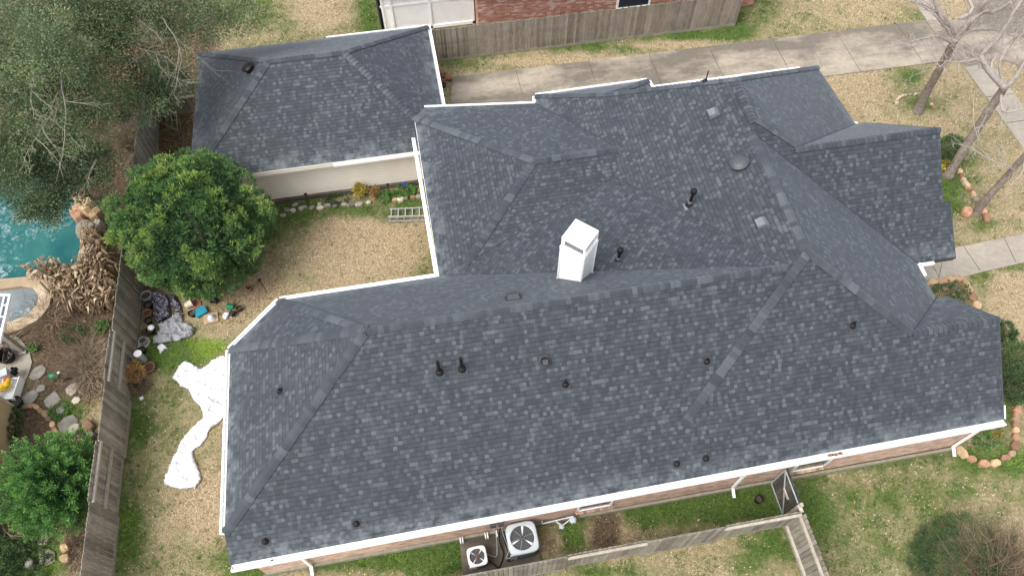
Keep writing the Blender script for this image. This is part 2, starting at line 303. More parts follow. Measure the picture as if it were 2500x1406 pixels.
# ------------------------------------------------------------------ object helpers
def tag(o, label=None, cat=None, group=None, kind=None):
    if label: o['label'] = label
    if cat: o['category'] = cat
    if group: o['group'] = group
    if kind: o['kind'] = kind
    return o
def empty(name, loc, label, cat, group=None):
    o = bpy.data.objects.new(name, None); COL.objects.link(o); o.location = loc; o.empty_display_size = .2
    return tag(o, label, cat, group)
class MB:
    def __init__(s): s.v = []; s.f = []; s.t = []; s.m = []; s.uv = None
    def add(s, vs, fs, tone=.5, mi=0):
        b = len(s.v); s.v += [tuple(q) for q in vs]
        for f in fs: s.f.append([i+b for i in f]); s.t.append(tone); s.m.append(mi)
    def box(s, c, size, rz=0, tone=.5, mi=0, rx=0, top=1.0):
        x, y, z = [k/2 for k in size]; R = Matrix.Rotation(rz, 3, 'Z') @ Matrix.Rotation(rx, 3, 'X'); c = Vector(c)
        vs = [c+R@Vector((i*x*(top if k > 0 else 1), j*y*(top if k > 0 else 1), k*z)) for k in (-1, 1) for i, j in ((-1, -1), (1, -1), (1, 1), (-1, 1))]
        s.add(vs, [(3, 2, 1, 0), (4, 5, 6, 7), (0, 1, 5, 4), (1, 2, 6, 5), (2, 3, 7, 6), (3, 0, 4, 7)], tone, mi); return s
    def beam(s, a, b, w, h, tone=.5, mi=0, upv=(0, 0, 1)):
        a, b = Vector(a), Vector(b); d = (b-a).normalized(); sd_ = d.cross(Vector(upv))
        if sd_.length < 1e-3: sd_ = d.cross(Vector((0, 1, 0)))
        sd_ = sd_.normalized()*w/2; u_ = sd_.normalized().cross(d)*h/2
        vs = [p_+i*sd_+j*u_ for p_ in (a, b) for i, j in ((-1, -1), (1, -1), (1, 1), (-1, 1))]
        s.add(vs, [(3, 2, 1, 0), (4, 5, 6, 7), (0, 1, 5, 4), (1, 2, 6, 5), (2, 3, 7, 6), (3, 0, 4, 7)], tone, mi); return s
    def prism(s, poly, z0, z1, tone=.5, mi=0):
        n = len(poly); a = sum(poly[i][0]*poly[(i+1) % n][1]-poly[(i+1) % n][0]*poly[i][1] for i in range(n))
        if a < 0: poly = poly[::-1]
        vs = [(q[0], q[1], z0) for q in poly]+[(q[0], q[1], z1) for q in poly]
        s.add(vs, [list(range(n))[::-1], list(range(n, 2*n))]+[(i, (i+1) % n, (i+1) % n+n, i+n) for i in range(n)], tone, mi); return s
    def tube(s, pts, rad, n=6, tone=.5, mi=0, cap=True):
        pts = [Vector(q) for q in pts]; k = len(pts); rad = rad if isinstance(rad, (list, tuple)) else [rad]*k; rings = []
        ref = Vector((.3, .2, 1)).normalized()
        for i, q in enumerate(pts):
            d = (pts[min(i+1, k-1)]-pts[max(i-1, 0)]);
            d = d.normalized() if d.length > 1e-6 else Vector((0, 0, 1))
            a = d.cross(ref)
            if a.length < .1: a = d.cross(Vector((1, 0, 0)))
            a.normalize(); b = d.cross(a)
            rings.append([q+(a*math.cos(2*math.pi*j/n)+b*math.sin(2*math.pi*j/n))*rad[i] for j in range(n)])
        vs = [q for r in rings for q in r]
        fs = [(i*n+j, i*n+(j+1) % n, (i+1)*n+(j+1) % n, (i+1)*n+j) for i in range(k-1) for j in range(n)]
        if cap: fs += [list(range(n))[::-1], list(range((k-1)*n, k*n))]
        s.add(vs, fs, tone, mi); return s
    def lathe(s, c, prof, n=20, tone=.5, mi=0, Mx=None):
        c = Vector(c); vs = []; k = len(prof)
        for r, z in prof:
            for j in range(n):
                q = Vector((r*math.cos(2*math.pi*j/n), r*math.sin(2*math.pi*j/n), z))
                vs.append(c+(Mx@q if Mx else q))
        fs = [(i*n+j, i*n+(j+1) % n, (i+1)*n+(j+1) % n, (i+1)*n+j) for i in range(k-1) for j in range(n)]
        if prof[0][0] > 1e-4: fs.append(list(range(n))[::-1])
        if prof[-1][0] > 1e-4: fs.append(list(range((k-1)*n, k*n)))
        s.add(vs, fs, tone, mi); return s
    def build(s, name, mats, parent=None, smooth=False, loc=None):
        me = bpy.data.meshes.new(name); off = Vector(loc) if loc is not None else Vector((0, 0, 0))
        me.from_pydata([tuple(Vector(q)-off) for q in s.v] if loc is not None else s.v, [], s.f)
        mats = mats if isinstance(mats, (list, tuple)) else [mats]
        for mm in mats: me.materials.append(M[mm] if isinstance(mm, str) else mm)
        a = me.attributes.new('tone', 'FLOAT', 'FACE'); a.data.foreach_set('value', [float(x) for x in s.t])
        me.polygons.foreach_set('material_index', s.m)
        if s.uv is not None:
            u = me.uv_layers.new(name='UVMap'); u.data.foreach_set('uv', [c_ for q in s.uv for c_ in q])
        if smooth: me.polygons.foreach_set('use_smooth', [True]*len(me.polygons))
        me.update(); o = bpy.data.objects.new(name, me); COL.objects.link(o)
        if loc is not None: o.location = off
        if parent is not None:
            o.parent = parent
            if parent.type == 'EMPTY' or True:
                o.matrix_parent_inverse = Matrix.Translation(-world_loc(parent))
        return o
def world_loc(o):
    l = Vector(o.location); q = o
    if q.parent is not None: l = l+world_loc(q.parent)+q.matrix_parent_inverse.translation
    return l
def tris(name, P3, tone, mat, parent=None):
    """P3: (n,k,3) array of k-gons -> one mesh"""
    n, k, _ = P3.shape; me = bpy.data.meshes.new(name); me.vertices.add(n*k); me.vertices.foreach_set('co', P3.reshape(-1).astype(np.float32))
    me.loops.add(n*k); me.loops.foreach_set('vertex_index', np.arange(n*k, dtype=np.int32))
    me.polygons.add(n); me.polygons.foreach_set('loop_start', np.arange(0, n*k, k, dtype=np.int32)); me.polygons.foreach_set('loop_total', np.full(n, k, dtype=np.int32))
    me.materials.append(M[mat]); a = me.attributes.new('tone', 'FLOAT', 'FACE'); a.data.foreach_set('value', np.clip(tone, 0, 1).astype(np.float32))
    me.update(calc_edges=True); o = bpy.data.objects.new(name, me); COL.objects.link(o)
    if parent is not None: o.parent = parent; o.matrix_parent_inverse = Matrix.Translation(-world_loc(parent))
    return o
def inpoly(x, y, poly):
    x = np.asarray(x); y = np.asarray(y); r = np.zeros(x.shape, bool); n = len(poly)
    for i in range(n):
        x1, y1 = poly[i][0], poly[i][1]; x2, y2 = poly[(i+1) % n][0], poly[(i+1) % n][1]
        c = ((y1 > y) != (y2 > y)) & (x < (x2-x1)*(y-y1)/((y2-y1) if y2 != y1 else 1e-9)+x1); r ^= c
    return r
def unit(a): return a/np.maximum(np.linalg.norm(a, axis=-1, keepdims=True), 1e-9)
def vnoise(x, y, s=0):
    return (np.sin(x*1.7+s+2.1*np.sin(y*1.3+s*2))+np.sin(y*2.3-s+1.7*np.sin(x*1.9-s)))/2

# ================================================================== GROUND
HOUSE_FP = [(-6.6, 5.25), (15.62, 5.3), (15.62, 9.1), (15.25, 9.1), (15.25, 10.9), (16.3, 10.9), (16.3, 16.6), (15.6, 16.6), (15.6, 19.5), (8.9, 19.5),
            (8.9, 20.1), (4.9, 20.1), (4.9, 19.7), (.6, 19.9), (.6, 25.8), (-8.4, 25.8), (-8.4, 19.57), (.12, 19.57), (.12, 12.55), (-5.15, 12.55), (-6.55, 11.2)]
DRIVE = [(.9, 19.8), (9.3, 19.8), (9.3, 22.52), (25.0, 22.5), (25.1, 21.95), (25.75, 22.0), (26.4, 22.3), (27.2, 22.0), (27.9, 21.3), (60, 19), (60, 31), (27.62, 31), (27.62, 26.4), (27.5, 25.7), (27.1, 25.3), (26.5, 25.12), (25.6, 25.1), (24.89, 25.32), (1.7, 25.42)]
SIDEW = [(25.05, 22.48), (25.05, -5), (26.4, -5), (26.4, 21.3), (26.4, 22.28), (25.75, 21.98)]
WALKN = [(24.9, 25.34), (25.7, 25.14), (25.9, 40), (25.1, 40)]
FWALK = [tuple(G(*q)[:2]) for q in ((2225, 632), (2330, 606), (2500, 572))]+[(25.05, 13.05), (25.05, 11.9)]+[tuple(G(*q)[:2]) for q in ((2500, 641), (2400, 664), (2290, 692), (2225, 700))]
PAD = [(-.72, 5.22), (-.77, 3.9), (1.63, 3.9), (1.64, 5.22)]
POOL = [tuple(G(*q)[:2]) for q in ((-80, 380), (60, 380), (150, 440), (182, 500), (192, 560), (198, 600), (188, 640), (160, 668), (130, 686), (60, 692), (0, 692), (-80, 690))]
SPA_OUT = [tuple(G(*q)[:2]) for q in ((-80, 690), (0, 690), (60, 684), (100, 682), (124, 696), (134, 722), (128, 755), (104, 785), (60, 810), (0, 828), (-60, 835))]
SPA_IN = [tuple(G(*q)[:2]) for q in ((-80, 716), (0, 714), (60, 706), (88, 710), (103, 728), (98, 752), (75, 775), (40, 790), (0, 798), (-60, 805))]
PATIO = [tuple(G(*q)[:2]) for q in ((-60, 820), (30, 815), (52, 830), (72, 855), (79, 885), (70, 915), (52, 945), (38, 975), (0, 975), (-60, 980))]
BED_G = [tuple(G(*q)[:2]) for q in ((560, 505), (1000, 448), (1036, 452), (1040, 486), (960, 493), (860, 515), (720, 530), (640, 540))]
# blobs in photo space where the ground changes: (px, py, rx, ry, green, dirt, lime)
BL = [(380, 1200, 130, 260, .42, 0, .05), (330, 1000, 45, 90, .78, 0, .15), (300, 1250, 35, 140, .8, 0, .45), (350, 1160, 40, 60, .45, 0, .1), (490, 845, 75, 32, .4, 0, .85), (430, 880, 60, 40, .8, 0, .5), (380, 960, 35, 30, .5, 0, .1),
      (560, 780, 60, 30, .35, 0, .1), (330, 930, 25, 60, .8, 0, .4), (400, 960, 70, 70, .5, 0, .1), (520, 1230, 60, 50, -.1, 0, 0), (380, 1390, 60, 30, .5, 0, .1), (600, 1395, 45, 20, .8, 0, .3),
      (735, 560, 80, 55, .9, 0, .2), (715, 610, 45, 55, .75, 0, .25), (860, 522, 190, 26, .85, 0, .25), (1010, 490, 40, 18, .75, 0, .2), (1040, 630, 30, 40, .6, 0, 0), (1045, 655, 25, 20, .6, 0, 0), (860, 600, 120, 60, -.1, 0, 0),
      (700, 660, 40, 60, .35, .1, 0), (620, 700, 60, 40, .15, .45, 0), (520, 740, 80, 40, .3, .3, 0), (600, 770, 60, 30, .2, .1, 0),
      (560, 60, 60, 80, .55, 0, 0), (700, 30, 160, 70, .6, 0, .05), (900, 30, 30, 60, .75, 0, 0), (780, 20, 60, 50, .1, 0, 0), (480, 90, 60, 80, .45, .5, 0), (640, 90, 120, 20, .45, 0, 0),
      (1200, 150, 150, 14, .8, 0, .35), (1500, 112, 160, 14, .75, 0, .2), (1700, 85, 120, 14, .8, 0, .2), (1350, 150, 160, 12, .1, 0, 0), (1650, 110, 120, 10, .2, 0, 0),
      (1850, 25, 60, 30, .65, .25, 0), (1980, 50, 110, 50, .45, 0, 0), (2100, 20, 120, 30, .3, 0, 0), (1790, 70, 40, 20, .8, 0, .1), (2240, 40, 30, 20, .5, 0, 0), (2340, 20, 30, 30, .1, .15, 0),
      (2080, 200, 40, 30, .15, 0, 0), (2220, 185, 30, 20, .7, 0, .1), (2110, 250, 60, 50, .25, 0, 0), (2240, 250, 50, 22, .6, .35, 0), (2325, 455, 35, 60, .75, .05, .15), (2345, 490, 25, 20, .7, 0, .1), (2410, 545, 40, 20, .55, 0, 0), (2375, 425, 20, 60, .5, 0, 0),
      (2310, 590, 30, 12, .5, 0, 0), (2390, 680, 25, 60, .65, 0, .1), (2330, 715, 60, 35, .4, .6, 0), (2460, 650, 40, 12, .6, 0, .1), (2455, 740, 30, 60, .15, 0, 0), (2490, 780, 30, 40, .1, .3, 0),
      (2450, 990, 30, 60, .65, .1, .1), (2420, 1075, 70, 45, .5, .45, .2), (2480, 1130, 60, 30, .8, 0, .4), (2350, 1125, 90, 25, .85, 0, .35), (2200, 1125, 120, 20, .75, 0, .2), (2010, 1180, 60, 25, .75, 0, .15),
      (2000, 1280, 40, 60, .75, .15, .3), (2100, 1200, 150, 70, .48, .1, .05), (2300, 1200, 140, 70, .52, 0, .08), (2450, 1220, 80, 50, .48, .05, 0), (2150, 1330, 140, 90, .53, 0, .08), (2080, 1390, 80, 50, .55, 0, 0), (2480, 1330, 60, 60, .1, 0, 0), (2230, 1390, 60, 40, .5, 0, 0),
      (1650, 1230, 320, 45, .85, .02, .18), (1800, 1200, 120, 40, .85, 0, .1), (1400, 1300, 60, 35, .85, 0, .35), (1480, 1300, 40, 60, .1, .8, 0), (1345, 1330, 28, 40, .2, .5, 0), (1650, 1180, 60, 15, .5, .1, 0),
      (900, 1355, 260, 30, .9, 0, .3), (1060, 1360, 60, 50, .85, 0, .2), (1500, 1395, 150, 20, .65, 0, .1), (1700, 1380, 140, 30, .45, 0, 0), (1880, 1340, 60, 50, .7, 0, .25), (1900, 1400, 60, 30, .5, 0, 0),
      (100, 800, 130, 40, .3, 1, 0), (200, 780, 90, 60, .3, 1, 0), (240, 810, 30, 20, .9, .2, 0), (170, 830, 30, 25, .8, .4, 0), (130, 900, 80, 60, .55, .6, .05), (200, 900, 80, 80, .2, .9, 0), (120, 1010, 60, 50, .7, .45, 0), (170, 1010, 40, 30, .8, .2, .1), (60, 1050, 50, 60, .4, .9, 0),
      (30, 1250, 60, 50, .1, 1, 0), (40, 1360, 70, 60, .9, .3, 0), (130, 1360, 60, 60, .7, .2, .5), (190, 1320, 30, 80, .2, .9, 0), (60, 1130, 60, 70, .3, .9, 0), (215, 1100, 25, 60, .1, 1, 0),
      (300, 250, 170, 250, .1, 1.1, 0), (150, 300, 250, 300, .1, 1.0, 0), (420, 300, 45, 100, .3, 1, 0), (425, 310, 14, 16, .9, -.3, 0), (425, 370, 12, 12, .9, -.3, 0), (330, 60, 90, 120, .1, 1, 0), (380, 720, 60, 60, .4, .6, 0),
      (400, 840, 50, 40, .8, 0, .25), (2430, 200, 40, 30, .2, .1, 0)]
def zones(x, y):
    """green, dirt, lime at ground points"""
    px, py = PROJ_arr(x, y); g = .33+.0*px; d = 0*px; b = 0*px
    for (cx, cy, rx, ry, gg, dd, bb) in BL:
        w = np.exp(-(((px-cx)/rx)**2+((py-cy)/ry)**2)**1.2*.6)
        g = g*(1-w)+w*gg; d = d*(1-w)+w*dd; b = b*(1-w)+w*bb
    return np.clip(g*1.12-.03, 0, 1), np.clip(d, 0, 1), np.clip(b, 0, 1)
def PROJ_arr(x, y):
    v = np.stack([x, y, np.full_like(x, -CAM_Z)], -1); dd = np.maximum(v@AX_D, 1e-3)
    return 1250+FPX*(v@AX_R)/dd, 703+FPX*(v@AX_N)/dd
def build_ground():
    xs = np.concatenate([[-140, -80, -50], np.arange(-26, 36, .2), [55, 90, 150]]); ys = np.concatenate([[-60, -20], np.arange(-4, 40, .2), [60, 100, 180]])
    X, Y = np.meshgrid(xs, ys); Z = .015*vnoise(X*1.3, Y*1.3, 1)+.01*vnoise(X*5, Y*5, 3)
    for poly in (POOL, SPA_OUT): Z = np.where(inpoly(X, Y, poly), -.6, Z)
    Z = Z-.02
    nx, ny = len(xs), len(ys); vs = np.stack([X, Y, Z], -1).reshape(-1, 3)
    i = np.arange(nx-1)[None, :]+nx*np.arange(ny-1)[:, None]; f = np.stack([i, i+1, i+1+nx, i+nx], -1).reshape(-1, 4)
    me = bpy.data.meshes.new('ground'); me.from_pydata(vs.tolist(), [], f.tolist()); me.materials.append(M['ground'])
    g, d, b = zones(X.reshape(-1), Y.reshape(-1)); a = me.color_attributes.new('zones', 'FLOAT_COLOR', 'POINT')
    a.data.foreach_set('color', np.stack([g, d, b, np.ones_like(g)], -1).reshape(-1)); me.polygons.foreach_set('use_smooth', [True]*len(me.polygons))
    o = bpy.data.objects.new('ground', me); COL.objects.link(o); tag(o, kind='structure')
build_ground()
def struct(o): tag(o, kind='structure'); return o
def slab(name, poly, z1, mat, z0=-.15, joints=()):
    mb = MB(); mb.prism(poly, z0, z1); o = struct(mb.build(name, mat))
    return o
slab('driveway', DRIVE, .03, 'concrete'); slab('sidewalk', SIDEW, .024, 'walk'); slab('sidewalk', WALKN, .024, 'walk'); slab('garden_path', FWALK, .03, 'walk')
slab('street', [(30.5, -10), (60, -10), (60, 50), (30.5, 50)], .026, 'street', -.1)
slab('patio', PATIO, .03, 'walk')
# control joints: narrow dark strips set into the slabs
jb = MB()
for a, b in (((1256, 166), (1283, 256)), ((1437, 150), (1453, 202)), ((1585.6, 136), (1614, 206)), ((1729.6, 116), (1765, 187)), ((1885, 98), (1921, 163)), ((2043, 80), (2099, 177)), ((2190, 64), (2256, 157)), ((2268, 60), (2316, 137))):
    p, q = G(*a), G(*b); jb.box(((p.x+q.x)/2, (25.42+22.52)/2 if p.x > 8 else 22.6, .0322), (.022, 2.84 if p.x > 8 else 5.5, .006))
for a, b in (((2354, 603), (2393, 660)), ((2452, 582), (2480, 640)), ((2300, 640), (2290, 690)), ((2276, 646), (2293, 676))):
    p, q = G(*a, .032), G(*b, .032); jb.beam(p, q, .022, .006)
for yy in (18.4, 16.9, 15.4, 20.0, 13.9): jb.box((25.72, yy, .0262), (1.3, .03, .006))
struct(jb.build('paving_joint', 'pad'))
kb = MB(); kp = [(29.0, 40), (29.0, 27.5), (28.6, 26.4), (27.62, 26.4), (27.5, 25.75), (27.1, 25.35), (26.5, 25.14)]
kb.tube([(x, y, .05) for x, y in kp], .07, 6); struct(kb.build('kerb', 'street', smooth=True))

# ================================================================== HOUSE ROOF
V = {"A1": [-6.804, 5.044, 2.547], "B": [15.811, 5.201, 2.655], "A0": [-6.8, 5.77, 3.112], "C1": [-6.797, 11.331, 3.122], "C2": [-5.286, 12.829, 3.137], "T1": [-2.244, 9.587, 6.097], "K": [-0.142, 12.832, 3.15], "E": [9.564, 9.589, 6.079], "P": [10.177, 9.801, 6.302], "R2": [13.12, 7.62, 4.557], "R3": [15.826, 7.628, 4.565], "R4": [15.413, 9.212, 3.166], "EB": [15.471, 10.619, 3.13], "V2": [10.187, 14.411, 6.296], "Q2": [10.32, 14.62, 6.46], "Q": [10.429, 16.635, 6.452], "QR": [15.75, 19.869, 3.307], "E2b": [16.131, 16.871, 3.096], "RG": [11.56, 13.89, 5.84], "RG3": [16.491, 13.892, 5.85], "J1": [16.48, 12.095, 4.352], "J2": [16.748, 12.044, 4.312], "J3": [16.851, 10.616, 3.126], "G": [3.598, 16.076, 4.399], "Ge": [6.616, 16.104, 4.396], "Hb": [0.849, 13.018, 3.457], "Ht": [-0.194, 20.079, 3.115], "V1": [6.215, 15.135, 4.142], "Na": [0.25, 20.76, 2.905], "NW": [4.445, 19.983, 3.15], "We0": [4.529, 20.292, 3.253], "Wa": [6.791, 18.664, 4.481], "Wc": [9.027, 20.47, 3.139], "Wd": [9.098, 20.072, 3.103],
     "R4b": [15.826, 9.22, 3.166], "B2r": [16.49, 16.88, 3.1]}
ZG = 2.4
gb, gc, gd = G(463, 443, ZG), G(484, 130, ZG), G(1043, 64, ZG)
V.update(GB=[gb.x-.02, 19.03, ZG], GC=[gb.x-.02, 26.08, ZG], GD=[.91, 26.08, ZG], GE=[.95, 19.06, ZG], G1=[-5.23, 22.57, 4.5], G2=[-2.47, 22.57, 4.49])
V = {k: Vector(v) for k, v in V.items()}
PL = dict(F='A1 B R3 R2 P E T1 A0', L='A0 T1 C1', D='C1 T1 C2', Bk='C2 T1 E K', C='K E V1 Hb', WL='K Hb G Ht', N='Na Ht G Ge NW', W='NW Ge V1 E P V2 Q2 Q Wa We0', S='Hb V1 Ge G',
          Wb='We0 Wa Wc', Wx='Wc Wa Wd', B0='Wd Wa Q QR', E2='QR Q Q2 RG E2b', B2='RG RG3 B2r E2b', F2='EB V2 Q2 RG RG3 J1 J2 J3', E='P R2 R4 EB V2', Gb='R2 R3 R4b R4',
          GF='GB GE G2 G1', GR='GE GD G2', GK='GD GC G1 G2', GL='GC GB G1')
UP = dict(F=(0, 1), L=(1, 0), D=(1, -1), Bk=(0, -1), C=(.74, -.67), WL=(1, 0), N=(0, -1), W=(1, 0), S=(0, 1), Wb=(0, -1), Wx=(-1, 0), B0=(0, -1), E2=(-1, 0), B2=(0, -1), F2=(0, 1), E=(-1, 0), Gb=(0, -1), GF=(0, 1), GR=(-1, 0), GK=(0, -1), GL=(1, 0))
NORM, CEN = {}, {}
for k, s in PL.items():
    pts = [V[q] for q in s.split()]; n = Vector((0, 0, 0)); c = sum(pts, Vector())/len(pts)
    for i in range(len(pts)): n += (pts[i]-c).cross(pts[(i+1) % len(pts)]-c)
    n.normalize()
    if n.z < 0: n = -n
    NORM[k] = n; CEN[k] = c
def onroof(px, py, k):
    r = Vector(ray(px, py)); o = Vector((0, 0, CAM_Z)); t = (CEN[k]-o).dot(NORM[k])/r.dot(NORM[k]); return o+r*t
house = empty('house', (4, 12, 0), 'single-storey pink brick house under a big dark slate-grey shingle roof with a white chimney', 'house')
def build_roof():
    mb = MB(); mb.uv = []
    for k, s in PL.items():
        pts = [V[q] for q in s.split()]; u3 = Vector((*UP[k], 0)).normalized(); n = NORM[k]
        if sum(((pts[i]-CEN[k]).cross(pts[(i+1) % len(pts)]-CEN[k]) for i in range(len(pts))), Vector()).z < 0: pts = pts[::-1]
        slope = (u3-n*u3.dot(n)).normalized(); lv = Vector((0, 0, 1)).cross(u3).normalized(); z0 = min(pts, key=lambda q: q.dot(slope)).dot(slope); off = random.uniform(0, 40)
        b = len(mb.v)
        mb.add(pts, [list(range(len(pts)))]); mb.uv += [(q.dot(lv)+off, q.dot(slope)-z0) for q in pts]
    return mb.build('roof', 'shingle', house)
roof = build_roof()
# drip edge / roof deck edge: dark thin board below every free edge
def fascia(edges, mat, name='fascia', h=.16, parent=house, drop=.02, tone=.5):
    for a, b in edges:
        mb = MB(); a2, b2 = Vector(a), Vector(b); mb.beam(a2-Vector((0, 0, drop+h/2)), b2-Vector((0, 0, drop+h/2)), .025, h); mb.build(name, mat, parent)
E_ = lambda a, b: (V[a], V[b])
fascia([E_('A0', 'A1'), E_('B', 'R3'), E_('R3', 'R4b'), E_('RG3', 'J1'), E_('J1', 'J2'), E_('J2', 'J3'), E_('RG3', 'B2r'), E_('B2r', 'E2b'), E_('QR', 'E2b'), E_('R4', 'EB'), E_('EB', 'J3'), E_('GB', 'GC'), E_('GC', 'GD')], 'greymetal')
fascia([E_('A1', 'B'), E_('A0', 'C1'), E_('C1', 'C2'), E_('C2', 'K'), E_('K', 'Ht'), E_('Na', 'NW'), E_('NW', 'We0'), E_('We0', 'Wc'), E_('Wc', 'Wd'), E_('Wd', 'QR'), E_('GD', 'GE')], 'white')
fascia([E_('GB', 'GE')], 'cream', h=.2)
# ridge and hip caps
def edge_side(a, b, k):
    d = (b-a).normalized(); s = NORM[k].cross(d).normalized()
    m_ = (a+b)/2
    # point into the plane polygon
    pts = [V[q] for q in PL[k].split()]; c = sum(pts, Vector())/len(pts)
    if s.dot(c-m_) < 0: s = -s
    return s
def caps(a, b, k1, k2, w=.145, start=0.0, label=None):
    """from low end a to high end b"""
    a, b = Vector(a), Vector(b); L = (b-a).length; d = (b-a)/L; n1, n2 = NORM[k1], NORM[k2]; s1, s2 = edge_side(a, b, k1), edge_side(a, b, k2)
    if k1 == k2: s2 = -s1
    nu = (n1+n2).normalized(); mb = MB(); x = start; tone = .3; ex = .155
    def cell(q, lift, wj):
        c1 = q+s1*w*wj+n1*lift; c2 = q+s2*w*wj+n2*lift
        m1 = q+s1*w*.3+n1*(lift+.008); m2 = q+s2*w*.3+n2*(lift+.008); t = q+nu*(lift+.006)
        return [c1, m1, t, m2, c2]
    while x < L-.02:
        if random.random() < .65: tone = random.choice([.05, .2, .3, .4, .5, .55, .6, .64, .67, .7, .74, .8])
        tn = tone+random.uniform(-.07, .07)
        x2 = min(L+.03, x+ex*1.12); wj = random.uniform(.94, 1.05)
        r1 = cell(a+d*x, .04, wj); r2 = cell(a+d*x2, .018, wj); r0 = [q-nu*.026 for q in r1]
        fs = [(i, i+1, i+6, i+5) for i in range(4)]+[(10+i, 10+i+1, i+1, i) for i in range(4)]
        mb.add(r1+r2+r0, fs, tn)
        for q1, q2, nn_ in ((r1[0], r2[0], n1), (r1[4], r2[4], n2)): mb.add([q1, q2, q2-nn_*.03, q1-nn_*.05], [(0, 1, 2, 3)], 0)  # dark side skirts paint the shadow line beside the caps
        for i in range(4): mb.t[-3-i] = max(0, tn*.4)
        x += ex
    return mb.build('ridge_cap', 'cap', roof)
S0 = onroof(1668, 1035, 'F')
for a, b, k1, k2 in (('T1', 'E', 'F', 'Bk'), ('A0', 'T1', 'F', 'L'), ('C1', 'T1', 'L', 'D'), ('C2', 'T1', 'D', 'Bk'), ('R2', 'P', 'F', 'E'), ('R2', 'R3', 'F', 'Gb'), ('RG', 'RG3', 'F2', 'B2'),
                     ('RG', 'Q2', 'F2', 'E2'), ('V2', 'P', 'W', 'E'), ('Q2', 'Q', 'W', 'E2'), ('G', 'Ge', 'S', 'N'), ('Hb', 'G', 'S', 'WL'), ('Ht', 'G', 'WL', 'N'), ('G1', 'G2', 'GF', 'GK'),
                     ('GB', 'G1', 'GF', 'GL'), ('GC', 'G1', 'GL', 'GK'), ('GD', 'G2', 'GR', 'GK'), ('Ht', 'G2', 'GF', 'GR'), ('We0', 'Wa', 'W', 'Wb'), ('Wc', 'Wa', 'Wb', 'Wx'), ('QR', 'Q', 'E2', 'B0'), ('Wa', 'Q', 'W', 'B0')):
    caps(V[a], V[b], k1, k2)
caps(S0, V['P'], 'F', 'F')
caps(onroof(1137, 646, 'C'), V['Hb'], 'C', 'C')
def valley(a, b, k1, k2):
    n_ = (NORM[k1]+NORM[k2]).normalized(); a, b = Vector(a)+n_*.012, Vector(b)+n_*.012; MB().beam(a, b, .028, .012, upv=n_).build('valley_seam', 'flash', roof)
M['flash'] = plain('dark_flashing_metal', (.028, .031, .038), .7, .2, 6, bmp=.05)
for a, b, k1, k2 in (('Hb', 'V1', 'S', 'C'), ('V1', 'E', 'C', 'W'), ('NW', 'Ge', 'N', 'W'), ('EB', 'V2', 'E', 'F2'), ('E2b', 'RG', 'E2', 'B2'), ('R4', 'R2', 'E', 'Gb'), ('V1', 'Ge', 'S', 'W'), ('K', 'E', 'Bk', 'C')):
    if (a, b) != ('K', 'E') and (a, b) != ('V1', 'Ge'): valley(V[a], V[b], k1, k2)
# ------------------------------------------------------------------ gutters
def gutter(a, b, out, w=.125, t0=0.0, t1=1.0, mat='white', hang=.75, dirt=False):
    a, b = Vector(a), Vector(b); a, b = a+(b-a)*t0, a+(b-a)*t1; o = Vector((*out, 0)).normalized(); mb = MB()
    z = Vector((0, 0, -.03)); p0 = o*.02; h = .1; th = .012
    def strip(x0, x1, z0, z1):
        vs = []
        for q in (a, b):
            for x, zz in ((x0, z0), (x1, z0), (x1, z1), (x0, z1)): vs.append(q+z+p0+o*x+Vector((0, 0, zz)))
        mb.add(vs, [(3, 2, 1, 0), (4, 5, 6, 7), (0, 1, 5, 4), (1, 2, 6, 5), (2, 3, 7, 6), (3, 0, 4, 7)])
    strip(0, th, -h, .0); strip(th, w-.025, -h, -h+th); strip(w-.025, w, -h, .012); strip(w-.05, w-.025, -.006, .012)
    L = (b-a).length; d = (b-a).normalized(); n = max(1, int(L/hang))
    for i in range(n+1):
        q = a+d*(L*i/n if n else 0); q = q+d*(.006 if i == 0 else -.006 if i == n else 0)
        if i in (0, n): mb.beam(q+z+p0+o*.013-Vector((0, 0, h/2)), q+z+p0+o*(w-.026)-Vector((0, 0, h/2)), .01, h*.95)
        else: mb.beam(q+z+p0+o*.013+Vector((0, 0, -.012)), q+z+p0+o*(w-.026)+Vector((0, 0, -.012)), .03, .01)
    return mb.build('gutter', mat, house)
gutter(V['A1']+Vector((0, 0, 0)), V['B'], (0, -1), w=.15)
gutter(V['A0'], V['C1'], (-1, 0)); gutter(V['C1'], V['C2'], (-1, 1)); gutter(V['C2'], V['K'], (0, 1)); gutter(V['K'], G(1014, 335, 3.12), (-1, 0))
gutter(V['Na'], V['NW'], (-.1, 1), w=.11); gutter(V['NW'], V['We0'], (-1, 0), w=.11); gutter(V['We0'], V['Wc'], (0, 1), w=.11); gutter(V['Wc'], V['Wd'], (1, 0), w=.11); gutter(V['Wd'], V['QR'], (0, 1), w=.11, t1=.9)
gutter(V['GD'], V['GE']+Vector((0, 1.9, 0)), (1, 0), w=.12); gutter(V['GC'], V['GD'], (0, 1), w=.11, t0=.55); gutter(V['GB'], V['GE'], (0, -1), w=.11, t0=.545, t1=.9)
gutter(V['B']+Vector((0, .02, .0)), V['B']+Vector((0, .34, .27)), (1, 0), w=.06, hang=9)
gutter(V['E2b']+Vector((-.35, -.0, 0)), V['E2b']+Vector((.1, .0, 0)), (.1, 1), w=.1, hang=9); gutter(V['E2b']+Vector((-.36, .75, .02)), V['E2b']+Vector((-.3, .1, 0)), (1, 0), w=.1, hang=9)
gutter(V['EB']+Vector((-.02, -.5, 0)), V['EB']+Vector((.0, .0, 0)), (1, 0), w=.12, hang=9); gutter(V['EB']+Vector((.05, 0, 0)), V['EB']+Vector((.6, 0, 0)), (0, -1), w=.1, hang=9)
